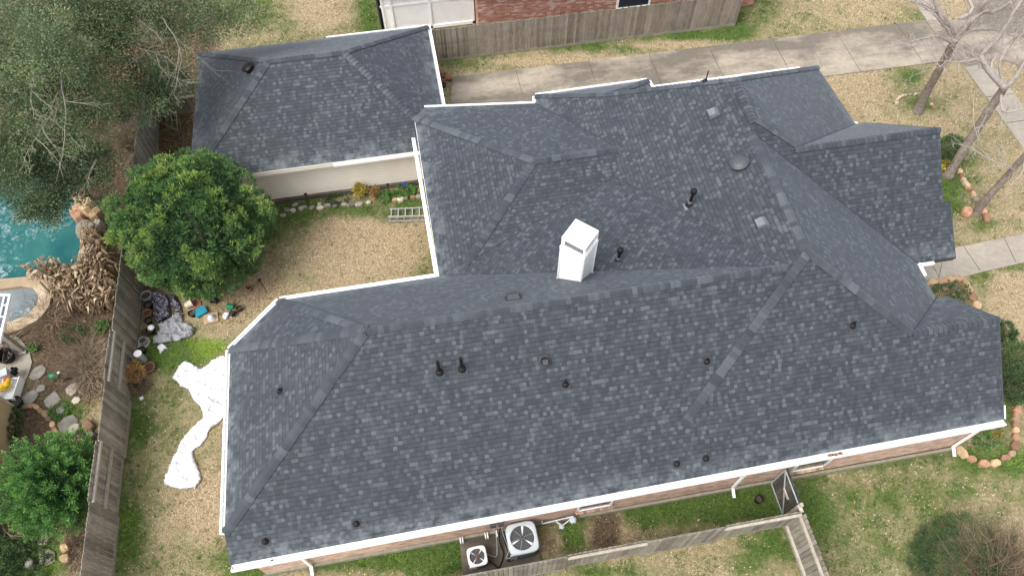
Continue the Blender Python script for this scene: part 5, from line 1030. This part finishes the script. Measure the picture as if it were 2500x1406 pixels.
# --- bright bush at lower left, sprays pointing up and out
def bright_bush():
    c = G(128, 1180, 1.0); e = empty('evergreen_bush', (c.x, c.y, 0), 'bright green feathery evergreen bush against the left fence', 'bush')
    C = np.array([c.x, c.y, .95]); P, d = blob_pts(480, C, (1.2, 1.32, 1.1), .4, .1); P = C+(P-C)*(1+.12*RNG.normal(size=(len(P), 1)))
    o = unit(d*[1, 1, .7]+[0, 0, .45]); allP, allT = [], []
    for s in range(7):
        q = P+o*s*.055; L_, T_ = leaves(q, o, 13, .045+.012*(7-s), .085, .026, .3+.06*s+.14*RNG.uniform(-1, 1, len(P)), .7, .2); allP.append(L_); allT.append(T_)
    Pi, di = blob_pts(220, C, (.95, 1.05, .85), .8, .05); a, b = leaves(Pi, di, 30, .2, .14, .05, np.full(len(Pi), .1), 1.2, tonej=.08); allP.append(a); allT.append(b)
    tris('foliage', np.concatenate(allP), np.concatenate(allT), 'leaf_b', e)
    for i in range(6): a = i*1.05; MB().tube([(c.x, c.y, 0), (c.x+.5*math.cos(a), c.y+.5*math.sin(a), 1.2)], [.035, .012], 6).build('stem', 'bark', e)
bright_bush()
def shrub(px, py, z, r, label, mat='leaf_h', n=160, leaf=(.06, .03), per=60, tone=.45, name='shrub', stem=True, cat='shrub', group=None, shell=.4, tj=.2):
    c = G(px, py, z); r = np.array(r if hasattr(r, '__len__') else (r, r, r)); e = empty(name, (c.x, c.y, 0), label, cat, group); C = np.array([c.x, c.y, z]); P, d = blob_pts(n, C, r, shell, .02); P = C+(P-C)*(1+.07*RNG.normal(size=(len(P), 1)))
    a, t = leaves(P, d, per, float(r.min())*.22, leaf[0], leaf[1], tone+.2*RNG.uniform(-1, 1, len(P)), 1.0, .3, tonej=tj); tris('foliage', a, t, mat, e)
    if stem:
        b = MB()
        for i in range(5): q = i*1.26; b.tube([(c.x, c.y, 0), (c.x+r[0]*.5*math.cos(q), c.y+r[1]*.5*math.sin(q), z+r[2]*.4)], [.02, .008], 5, tone=.4)
        b.build('stem', 'twig', e)
    return e
shrub(2318, 366, .6, (.52, .52, .55), 'clipped round dark-green shrub behind the right gable', n=170)
shrub(2483, 878, .55, (.62, .6, .6), 'bright-leaved round shrub, upper of the pair by the right gable wall', tone=.62); shrub(2478, 938, .55, (.62, .62, .6), 'dark round shrub, lower of the pair by the right gable wall', tone=.42)
shrub(2452, 812, .4, (.3, .4, .4), 'narrow green shrub just above the pair by the right gable wall', n=70)
shrub(2313, 402, .3, (.26, .2, .22), 'small yellow-leaved plant at the foot of the clipped shrub', 'leaf_yel', n=40, per=30, leaf=(.09, .05), tone=.6)
shrub(880, 464, .32, (.26, .24, .3), 'yellow-leaved shrub against the cream garage wall', 'leaf_yel', n=60, per=26, leaf=(.08, .04), tone=.6, shell=.8); shrub(915, 470, .25, (.2, .2, .24), 'small rusty shrub right of the yellow one', 'leaf_rust', n=34, per=24, leaf=(.07, .03), shell=.8)
shrub(985, 468, .12, (.55, .28, .14), 'patch of bright green leafy plants by the blue ornament', 'leaf_b', n=80, per=30, leaf=(.08, .035), tone=.6, stem=False, cat='plants')
shrub(938, 480, .15, (.22, .22, .18), 'clump of green strappy leaves next to the right stake light', 'leaf_b', n=26, per=30, leaf=(.16, .02), tone=.55, stem=False, cat='plant')
shrub(822, 484, .1, (.5, .3, .12), 'sprawling low weeds among the stones of the garage bed', 'leaf_h', n=50, per=26, leaf=(.07, .03), tone=.5, stem=False, cat='weeds')
shrub(326, 908, .35, (.36, .36, .3), 'dried-out orange shrub in a pot against the fence', 'leaf_rust', n=110, per=30, leaf=(.07, .02), tone=.65, shell=.7); shrub(340, 938, .15, (.26, .3, .16), 'heap of dead brown stems below the dried orange shrub', 'twig', n=60, per=30, leaf=(.16, .012), tone=.35, stem=False, cat='debris')
shrub(526, 713, .15, (.22, .18, .12), 'pile of bright orange leaves at the foot of the round tree', 'leaf_rust', n=30, per=26, leaf=(.1, .05), tone=.85, stem=False, cat='leaves')
shrub(80, 848, .2, (.14, .2, .08), 'green seedlings in the small black planter', 'leaf_b', n=30, per=22, leaf=(.04, .02), tone=.7, stem=False, cat='seedlings')
shrub(178, 815, .12, (.4, .34, .14), 'bluish-green weed patch in the bare bed by the pool', 'leaf_h', n=60, per=26, leaf=(.06, .02), tone=.6, stem=False, cat='weeds'); shrub(246, 800, .14, (.28, .26, .14), 'bright green leafy weed near the top of the left fence', 'leaf_b', n=44, per=26, leaf=(.08, .035), tone=.5, stem=False, cat='weeds')
shrub(145, 1003, .08, (.35, .3, .1), 'creeping green plants between the flagstones', 'leaf_b', n=50, per=26, leaf=(.05, .025), tone=.5, stem=False, cat='plants'); shrub(38, 1030, .2, (.16, .7, .2), 'strip of green creeper along the tan shed', 'leaf_h', n=70, per=26, leaf=(.06, .03), tone=.5, stem=False, cat='creeper')
o = shrub(35, 1365, .1, (1.1, 1.25, .22), 'carpet of dark-green ground cover in the bottom left corner', 'leaf_h', n=520, per=34, leaf=(.06, .03), tone=.38, stem=False, cat='ground cover', name='ground_cover', shell=.9)
shrub(2400, 1070, .1, (.42, .4, .13), 'low green plants inside the stone-edged corner bed', 'leaf_b', n=60, per=26, leaf=(.06, .025), tone=.45, stem=False, cat='plants'); shrub(2430, 1052, .12, (.3, .26, .14), 'speckled yellow-green plant near the gutter corner', 'leaf_yel', n=40, per=20, leaf=(.05, .025), tone=.3, stem=False, cat='plant')
shrub(2322, 712, .12, (.75, .45, .15), 'weedy green plants in the bed by the front path', 'leaf_h', n=110, per=26, leaf=(.06, .025), tone=.5, stem=False, cat='weeds')
# --- big low bush bottom right: leafy on one side, bare twigs on the other
bb = G(2398, 1400, .3); e = empty('spreading_bush', (bb.x, bb.y, 0), 'wide low bush, green on one side and bare brown twigs on the other', 'bush')
C = np.array([bb.x, bb.y, .15]); P, d = blob_pts(2600, C, (2.0, 1.75, .85), .3, .03); dx = (P[:, 0]-bb.x); keep = RNG.uniform(size=len(P)) < np.clip(.45-dx*.45, .1, .85); P, d = P[keep], d[keep]
a, t = leaves(P, d, 60, .12, .045, .02, .42+.2*RNG.uniform(-1, 1, len(P)), 1.1, .2); tris('foliage', a, t, 'leaf_h', e)
def twig_sprays(cx, cy, z0, n, length, rad, r0=.008, tone=.4, up=1.0, spread=1.0):
    b = MB()
    for i in range(n):
        a = random.uniform(0, 2*math.pi); el = random.uniform(.25, 1.3)*up; q = Vector((cx+random.uniform(-rad, rad), cy+random.uniform(-rad, rad), z0)); dvec = Vector((math.cos(a)*math.cos(el)*spread, math.sin(a)*math.cos(el)*spread, math.sin(el))); pts = [q]; L = length*random.uniform(.5, 1.1)
        for s in range(5): dvec = (dvec+Vector((random.uniform(-.3, .3), random.uniform(-.3, .3), random.uniform(-.35, .15)))).normalized(); q = q+dvec*L/5; q.z = max(q.z, .01); pts.append(q)
        b.tube(pts, [r0*(1-.15*k) for k in range(6)], 3, tone=min(1, max(0, tone+random.uniform(-.3, .3))), cap=False)
        for s in (2, 3, 4):
            dv = (dvec+Vector((random.uniform(-1, 1), random.uniform(-1, 1), random.uniform(-.3, .5)))).normalized(); b.tube([pts[s], pts[s]+dv*L*.22, pts[s]+dv*L*.36+Vector((0, 0, .02))], [r0*.6, r0*.45, r0*.3], 3, tone=min(1, max(0, tone+random.uniform(-.3, .3))), cap=False)
    return b
twig_sprays(bb.x+.45, bb.y-.3, .03, 620, 1.9, .6, .009, .3).build('branches', 'twig', e)
def twig_bush(px, py, label, n, L, rad, tone, r0=.009, name='bare_shrub', up=1.0, cat='shrub'):
    p = G(px, py); e = empty(name, tuple(p), label, cat); twig_sprays(p.x, p.y, .0, n, L, rad, r0, tone, up).build('stems', 'twig', e); return e
twig_bush(228, 900, 'tangle of bare brown twigs beside the left fence', 420, 1.15, .35, .55, up=.7); twig_bush(232, 870, 'second bare twig tangle just above the first beside the fence', 260, 1.0, .3, .45, up=.7)
twig_bush(325, 352, 'leafless golden-brown shrub between the oak and the garage', 420, 1.7, .4, .62, up=1.1); twig_bush(270, 290, 'thin leafless shrub in the leaf litter under the oak', 160, 1.2, .5, .5)
twig_bush(120, 770, 'wispy dead stems sprawling over the hot tub rim', 150, 1.1, .25, .35, up=.6); twig_bush(20, 1240, 'bare straggling branches left of the bright bush', 50, 1.3, .2, .7, up=.4); twig_bush(25, 838, 'dry woody stems leaning on the patio post', 60, 1.0, .15, .4)
twig_bush(205, 1350, 'low brown twigs between the mossy rocks and the fence', 160, .6, .3, .3, up=.5)
# --- dead banana leaves
def banana():
    poly = [(205, 560), (240, 560), (262, 620), (275, 680), (292, 705), (286, 735), (255, 745), (215, 752), (185, 750), (150, 745), (132, 715), (128, 690), (62, 662), (100, 655), (100, 640), (130, 635), (150, 645), (185, 655), (200, 640), (215, 610)]
    g_ = [tuple(G(*q, .5)[:2]) for q in poly]; e = empty('dead_banana_plants', (g_[10][0], g_[10][1], 0), 'heap of dead tan banana leaves drooping over the pool edge', 'dead plants')
    xs = [q[0] for q in g_]; ys = [q[1] for q in g_]; X = RNG.uniform(min(xs), max(xs), 9000); Y = RNG.uniform(min(ys), max(ys), 9000); k = inpoly(X, Y, g_); X, Y = X[k][:2300], Y[k][:2300]
    F = []; T = []
    for x, y in zip(X, Y):
        h = random.uniform(.15, 1.0); a = random.gauss(-1.9, 1.0) if random.random() < .6 else random.uniform(0, 6.28); dz = random.uniform(-.8, .3); L = random.uniform(.12, .5); w = random.uniform(.012, .06); tn = random.betavariate(2, 2)
        q = np.array([x, y, h]); d = np.array([math.cos(a), math.sin(a), dz]); d /= np.linalg.norm(d); s = np.cross(d, [random.gauss(0, .4), random.gauss(0, .4), 1]); s /= np.linalg.norm(s)
        for j in range(3):
            d2 = d+np.array([0, 0, -.35]); d2 /= np.linalg.norm(d2); s2 = s+RNG.normal(size=3)*.3; s2 /= np.linalg.norm(s2); q2 = q+d2*L/3; ww = w*(1, .85, .4)[j]; w2 = w*(.85, .5, .1)[j]
            if q2[2] < .02: q2[2] = .02
            F.append([q-s*ww, q+s*ww, q2+s2*w2, q2-s2*w2]); T.append(tn+random.uniform(-.12, .12)); q, d, s = q2, d2, s2
    tris('dead_leaves', np.array(F), np.array(T), 'banana', e)
    for i in range(14):
        b = MB(); p = Vector((random.choice(list(X)), random.choice(list(Y)), 0))
        if inpoly(p.x, p.y, POOL) or inpoly(p.x, p.y, SPA_OUT): continue
        b.tube([p, p+Vector((random.uniform(-.3, .3), random.uniform(-.3, .3), random.uniform(.4, 1.1)))], [.06, .035], 7, tone=random.uniform(.2, .8)); b.build('stalk', 'banana', e)
banana()
# pale strappy leaves on the bare bed
sb = G(138, 785); e = empty('strappy_plant', tuple(sb), 'small plant with long pale strap leaves on the bare bed', 'plant'); F = []
for i in range(9):
    a = .3+i*.7; d = np.array([math.cos(a), math.sin(a), .1]); s = np.array([-math.sin(a), math.cos(a), 0])*.02; q = np.array([sb.x, sb.y, .05]); q2 = q+d*.25+[0, 0, .05]; q3 = q+d*.5; F += [[q-s, q+s, q2+s, q2-s], [q2-s, q2+s, q3+s*.2, q3-s*.2]]
tris('leaf_blades', np.array(F), np.full(len(F), .7), 'banana', e)

# --- live oaks (upper left)
def oak(name, label, blobs, trunk, ends, n_cl, tone0, pale, seed):
    e = empty(name, (trunk[0], trunk[1], 0), label, 'tree', 'live oaks over the pool yard'); Ps, Ds, Ts = [], [], []
    for (px, py, z, rpx, rz) in blobs:
        c = G(px, py, z); sc = (c-Vector((0, 0, CAM_Z))).length/FPX; R_ = rpx*sc; k = int(n_cl*(R_**1.7)); P, d = blob_pts(k, tuple(c), (R_, R_, rz), .85)
        nz = vnoise(P[:, 0]*1.6+seed, P[:, 1]*1.6+P[:, 2]*1.1, seed); keep = nz > -.75; P, d = P[keep], d[keep]; P += RNG.normal(size=P.shape)*.1
        Ps.append(P); Ds.append(d); Ts.append(tone0+.17*vnoise(P[:, 0]*.9, P[:, 1]*.9, seed+5)+.1*RNG.normal(size=len(P)))
    P = np.concatenate(Ps); d = np.concatenate(Ds); T = np.concatenate(Ts); a, t = leaves(P, d*[1, 1, .6], 80, .28, .085, .04, T, 1.3, .2, tonej=.13)
    tris('crown', a, t, 'leaf_o', e)
    trunk_limbs((trunk[0], trunk[1], 0), ends, trunk[2], 'trunk', 'bark', e, rl=.5)
    # pale bare branchlets showing through the crown
    for (px, py, z, ang, L, nb) in (pale[:3] if seed == 1 else pale[1:5]):
        q0 = G(px, py, z); a0 = math.radians(ang); b = MB()
        def br(q, dv, L_, r, dep):
            pts = [q]; dd = dv
            for s in range(4): dd = (dd+Vector((random.uniform(-.2, .2), random.uniform(-.2, .2), random.uniform(-.12, .12)))).normalized(); q = q+dd*L_/4; pts.append(q)
            b.tube(pts, [r*(1-.16*k_) for k_ in range(5)], 4 if dep < 2 else 3, tone=random.uniform(.3, .8), cap=False)
            if dep < 3:
                for s in range(1, 5):
                    for _ in range(1 if random.random() < .8 else 2):
                        dv2 = (dd+Vector((random.uniform(-.9, .9), random.uniform(-.9, .9), random.uniform(-.3, .35)))).normalized(); br(pts[s], dv2, L_*random.uniform(.4, .65), max(.005, r*.5), dep+1)
        br(q0, Vector((math.cos(a0), math.sin(a0), 0)), L, .03, 1)
        b.build('branch', 'oakbark', e)
    return e
oak('live_oak', 'largest grey-green live oak, spreading over the upper left corner',
    [(60, 60, 7, 150, 1.6), (190, 40, 7, 110, 1.5), (60, 240, 6, 140, 1.5), (170, 190, 6, 110, 1.4), (220, 110, 6.5, 90, 1.2), (40, 360, 5, 90, 1.2), (170, 300, 5.5, 80, 1.1), (-40, 150, 6.5, 120, 1.5), (120, 130, 8, 90, 1), (250, 250, 5.2, 55, .8)],
    (-17.0, 27.0, .35), [(-19, 24.5, 6), (-17.5, 29, 6.5), (-15.2, 26, 5.6), (-20, 28, 6.2)], 50, .42,
    [(150, 180, 7.3, -90, 2.6, 2), (75, 165, 7.4, -60, 1.8, 2), (165, 240, 6.8, -120, 1.9, 2), (160, 270, 6.5, -50, 2.0, 2), (110, 180, 7.2, -110, 1.4, 1)], 1)
oak('live_oak', 'live oak with a bare arching limb, behind the garage corner', [(330, 30, 6.5, 80, 1.2), (400, 170, 5, 58, .9), (360, 200, 5, 62, .9), (440, 40, 6, 75, 1.1), (520, 20, 6, 70, 1.1), (585, 40, 5.5, 42, .8), (340, 250, 4.8, 55, .8), (230, 20, 7, 60, 1), (395, 235, 4.6, 30, .6), (300, 110, 5.2, 40, .7)],
    (-11.8, 31.5, .3), [(-13, 29.5, 5.5), (-9.5, 30.5, 5.6), (-11, 28, 4.8), (-13.5, 31.5, 6)], 62, .42,
    [(255, 70, 6.6, 40, 2.0, 2), (395, 40, 6.6, -80, 2.6, 2), (330, 40, 6.6, -60, 2.2, 2), (300, 100, 6, -40, 2.0, 1), (400, 110, 5.5, -70, 1.8, 2), (375, 150, 5.4, -30, 1.7, 2), (490, 30, 6.6, -130, 1.2, 1)], 4)
oak('live_oak', 'darker live oak leaning over the pool water', [(60, 440, 4.2, 80, 1.0), (140, 430, 4.2, 66, .9), (200, 420, 4, 58, .8), (95, 490, 3.8, 48, .7), (20, 380, 4.8, 60, .8), (230, 460, 3.6, 36, .6), (130, 370, 4.6, 50, .7), (225, 370, 4.2, 34, .5), (110, 515, 3.6, 22, .4)],
    (-14.6, 24.6, .22), [(-15.6, 22.4, 4), (-13.6, 22.2, 4), (-16.6, 23.4, 4.4)], 78, .3, [(150, 385, 5, -80, 1.5, 1), (235, 390, 4.6, -100, 1.0, 1)], 8)
lb = MB(); p0 = G(255, 75, 6.2); lb.tube(curve([G(252, 85, 4.5), G(256, 52, 5.6), G(285, 34, 6.2), (G(350, 30, 6.3)), G(405, 50, 6.3)], 6), [.13, .13, .125, .12, .12, .115, .11, .11, .105, .1, .1, .095, .09, .085, .08, .08, .075, .07, .065, .06, .055, .05, .045, .04, .035], 8)
lo_ = [o for o in bpy.data.objects if o.name == 'live_oak.001'][0]; ar = lb.build('arching_limb', 'oakbark', lo_, smooth=True)
# --- leafless street trees (right)
def bare_tree(label, base, path, limbs, seed, r0=.19):
    """path: trunk points (px,py,z), limbs: list of (start index, [(px,py,z)...], r)"""
    random.seed(seed); b0 = G(*base); e = empty('bare_tree', tuple(b0), label, 'tree', 'leafless street trees'); P = [b0-Vector((0, 0, .1))]+[G(*q) for q in path]; pts = curve(P, 6); n = len(pts)
    MB().tube(pts, [r0*1.5, r0*1.22, r0*1.08]+[r0*(1-.28*i/n) for i in range(3, n)], 12).build('trunk', 'bark', e, smooth=True); tw = MB(); bd = []
    def br(q, dv, L_, r, dep):
        pp = [q]; dd = dv
        for s in range(4): dd = (dd+Vector((random.uniform(-.35, .35), random.uniform(-.35, .35), random.uniform(-.2, .22)))).normalized(); q = q+dd*L_/4; pp.append(q)
        tw.tube(pp, [max(.0045, r*(1-.15*k_)) for k_ in range(5)], 4 if dep < 1 else 3, tone=random.uniform(.3, .9), cap=False)
        if dep < 2:
            for s in (1, 2, 4):
                dv2 = (dd+Vector((random.uniform(-1, 1), random.uniform(-1, 1), random.uniform(-.4, .5)))).normalized(); br(pp[s], dv2, L_*random.uniform(.4, .7), max(.006, r*.5), dep+1)
        elif random.random() < .45: bd.append(pp[-1])
    for si, lp_, r in limbs:
        st = pts[min(n-1, int(si*(n-1)))]; r = r*1.15; Q = curve([st]+[G(*q) for q in lp_], 6); MB().tube(Q, [r*(1-.6*i/len(Q)) for i in range(len(Q))], 9).build('limb', 'palebark', e, smooth=True)
        for i in range(3, len(Q), 2):
            d0 = (Q[i]-Q[i-1]).normalized(); 
            for _ in range(1): dv = (d0+Vector((random.uniform(-1, 1), random.uniform(-1, 1), random.uniform(-.4, .5)))).normalized(); br(Q[i], dv, random.uniform(.6, 1.25), .015, 0 if r > .05 else 1)
        br(Q[-1], (Q[-1]-Q[-2]).normalized(), 1.3, .018, 0)
    tw.build('twigs', 'palebark', e)
    if bd:
        arr = np.array([tuple(q) for q in bd]); k = len(arr); a = unit(RNG.normal(size=(k, 3)))*.022; b = unit(RNG.normal(size=(k, 3)))*.018; o = tris('seed_pods', np.stack([arr-a, arr-b, arr+a, arr+b], 1), np.full(k, .1), 'litter', e); o['kind'] = 'stuff'
bare_tree('leafless tree standing in the ring of small cream stones, farthest of the three', (2240, 272), [(2262, 226, 1.0), (2300, 158, 2.6), (2330, 100, 3.9)],
          [(1, [(2334, 84, 4.2), (2322, 62, 4.6), (2300, 50, 4.9), (2285, 8, 5.6), (2270, -40, 6.3)], .13), (1, [(2352, 72, 4.4), (2385, 30, 5.2), (2408, 0, 5.9), (2440, -50, 6.5)], .14), (.97, [(2290, 90, 4.3), (2250, 96, 4.5), (2230, 100, 4.6)], .05),
           (.99, [(2352, 70, 4.5), (2400, 30, 5.3), (2430, 28, 5.6), (2470, 5, 6.2)], .1), (1, [(2380, 72, 4.6), (2430, 74, 4.9), (2470, 85, 5.2)], .05), (1, [(2310, 45, 5.0), (2270, 20, 5.3), (2240, 5, 5.6)], .04), (.9, [(2338, 140, 4.0), (2310, 150, 4.1)], .02), (1, [(2285, 40, 5.2), (2260, 20, 5.4), (2210, -5, 5.8)], .04)], 3)
bare_tree('leafless tree with a forked crown in the middle of the three', (2315, 428), [(2345, 378, .9), (2395, 300, 2.2), (2440, 232, 3.4), (2452, 214, 3.8)],
          [(1, [(2420, 180, 4.3), (2400, 150, 4.7), (2400, 130, 4.9), (2440, 90, 5.6), (2470, 40, 6.4), (2500, -10, 7)], .11), (1, [(2475, 195, 4.2), (2490, 170, 4.6), (2520, 120, 5.4)], .11), (.8, [(2450, 272, 3.3), (2500, 265, 3.6)], .05), (.97, [(2420, 160, 4.6), (2470, 100, 5.2), (2500, 90, 5.6)], .05),
           (.98, [(2395, 150, 4.8), (2360, 150, 5.0), (2330, 152, 5.1)], .035), (1, [(2440, 160, 4.6), (2455, 130, 5.0), (2490, 90, 5.6)], .05), (.6, [(2385, 322, 2.6), (2378, 300, 2.8)], .018)], 5)
bare_tree('leafless tree leaning off the right edge beside the big orange stone, nearest of the three', (2384, 520), [(2410, 484, .8), (2450, 440, 1.7), (2505, 380, 3.0), (2560, 320, 4.2)],
          [(.62, [(2470, 410, 2.4), (2440, 400, 2.7), (2400, 380, 3.0)], .03), (.75, [(2500, 420, 2.8), (2530, 440, 3)], .03), (1, [(2600, 270, 5), (2640, 200, 6)], .1)], 8, r0=.15)
random.seed(21)
# pale twigs crossing in front of the nearest trunk
# ================================================================== LAWN BLADES AND LITTER
def grass():
    n = 330000; X = RNG.uniform(-13.4, 27.5, n); Y = RNG.uniform(1.0, 33, n); k = np.ones(n, bool)
    px, py = PROJ_arr(X, Y); k &= (px > -30) & (px < 2530) & (py > -30) & (py < 1436)
    for poly in (HOUSE_FP, DRIVE, SIDEW, WALKN, FWALK, PAD, POOL, SPA_OUT, PATIO): k &= ~inpoly(X, Y, poly)
    X, Y = X[k], Y[k]; g, d, b = zones(X, Y); nz = .45*vnoise(X*1.7, Y*1.7, 2)+.55*vnoise(X*4.3, Y*4.3, 6)+.55*vnoise(X*9.7, Y*9.7, 1)+.35*vnoise(X*19, Y*19, 4)+.22*RNG.normal(size=len(X))
    k = RNG.uniform(size=len(X)) < (1-.85*d); X, Y, g, b, nz = X[k], Y[k], g[k], b[k], nz[k]
    isg = (g+.3*nz) > .47; tone = np.where(isg, .22+.1*RNG.normal(size=len(X))+.2*(b > .25), .76+.13*RNG.normal(size=len(X))); tone = np.where(isg, np.clip(tone, .02, .44), np.clip(tone-.35*(RNG.uniform(size=len(X)) < .22), .5, 1))
    m = len(X); base = np.stack([X, Y, np.full(m, -.02)], -1); a = RNG.uniform(0, 2*np.pi, m); lean = RNG.uniform(.3, 1.6, m); L = np.where(isg, .075, .07)*RNG.uniform(.6, 1.4, m)
    dv = unit(np.stack([np.cos(a)*lean, np.sin(a)*lean, np.ones(m)], -1)); s = np.stack([-np.sin(a), np.cos(a), 0*a], -1)*(.010*RNG.uniform(.7, 1.5, m))[:, None]
    o = tris('grass', np.stack([base-s, base+s, base+dv*L[:, None]], 1), tone, 'grass'); tag(o, kind='stuff'); tag(o, 'short patchy lawn grass, part straw-coloured and part green', 'grass')
grass()
def tufts():
    n = 15000; X = RNG.uniform(-13.4, 27.5, n); Y = RNG.uniform(1.0, 33, n); px, py = PROJ_arr(X, Y); k = (px > -30) & (px < 2530) & (py > -30) & (py < 1436)
    for poly in (HOUSE_FP, DRIVE, SIDEW, WALKN, FWALK, PAD, POOL, SPA_OUT, PATIO): k &= ~inpoly(X, Y, poly)
    X, Y = X[k], Y[k]; g, d, b = zones(X, Y); nz = .6*vnoise(X*2.3, Y*2.3, 8)+.4*vnoise(X*7, Y*7, 3)+.3*RNG.normal(size=len(X)); k = (RNG.uniform(size=len(X)) < (1-.7*d)) & ((g+.3*nz > .5) | (RNG.uniform(size=len(X)) < .25)); X, Y, g, b, nz = X[k], Y[k], g[k], b[k], nz[k]
    gr = (g+.3*nz) > .5; m = len(X); r = RNG.uniform(.02, .07, m); q = 16; cx = np.repeat(X, q)+RNG.normal(size=m*q)*np.repeat(r, q); cy = np.repeat(Y, q)+RNG.normal(size=m*q)*np.repeat(r, q)
    a = RNG.uniform(0, 2*np.pi, m*q); le = RNG.uniform(.5, 1.6, m*q); dv = unit(np.stack([np.cos(a)*le, np.sin(a)*le, np.ones(m*q)], -1)); s = np.stack([-np.sin(a), np.cos(a), 0*a], -1)*.008; L = RNG.uniform(.05, .11, (m*q, 1)); base = np.stack([cx, cy, np.full(m*q, -.02)], -1)
    t = np.repeat(np.where(gr, .16+.1*RNG.uniform(-1, 1, m)+.2*(b > .25), .62+.12*RNG.uniform(-1, 1, m)), q)+.05*RNG.normal(size=m*q); t = np.where(np.repeat(gr, q), np.clip(t, .02, .44), np.clip(t, .5, 1))
    o = tris('grass', np.stack([base-s, base+s, base+dv*L], 1), t, 'grass'); tag(o, kind='stuff'); tag(o, 'small dense tufts of darker grass scattered over the lawns', 'grass')
tufts()
def litter(name, poly, n, label, size=.035):
    g_ = [tuple(G(*q)[:2]) for q in poly]; xs = [q[0] for q in g_]; ys = [q[1] for q in g_]; X = RNG.uniform(min(xs), max(xs), n); Y = RNG.uniform(min(ys), max(ys), n); k = inpoly(X, Y, g_)
    for poly2 in (HOUSE_FP, POOL, SPA_OUT): k &= ~inpoly(X, Y, poly2)
    X, Y = X[k], Y[k]; m = len(X); c = np.stack([X, Y, RNG.uniform(-.005, .03, m)], -1); a = unit(RNG.normal(size=(m, 3))*[1, 1, .3]); b = unit(np.cross(a, RNG.normal(size=(m, 3))*[.4, .4, 1]+[0, 0, 1])); s = size*RNG.uniform(.5, 1.3, (m, 1))
    o = tris(name, np.stack([c-a*s, c-b*s*.5, c+a*s, c+b*s*.5], 1), RNG.uniform(0, 1, m), 'litter'); tag(o, label, 'leaf litter', kind='stuff')
litter('leaf_litter', [(150, 0), (500, 0), (480, 130), (470, 380), (360, 400), (260, 470), (180, 420), (0, 420), (0, 200)], 26000, 'brown fallen oak leaves covering the ground under the oaks and beside the garage')
litter('leaf_litter', [(500, 690), (620, 690), (690, 620), (700, 700), (600, 790), (520, 790), (470, 740)], 2600, 'scattered brown leaves on the lawn below the round tree', .025)
litter('leaf_litter', [(60, 760), (290, 740), (270, 960), (200, 1060), (0, 1290), (0, 1000), (60, 900)], 5000, 'dry brown debris on the bare bed between the pool and the fence', .025)
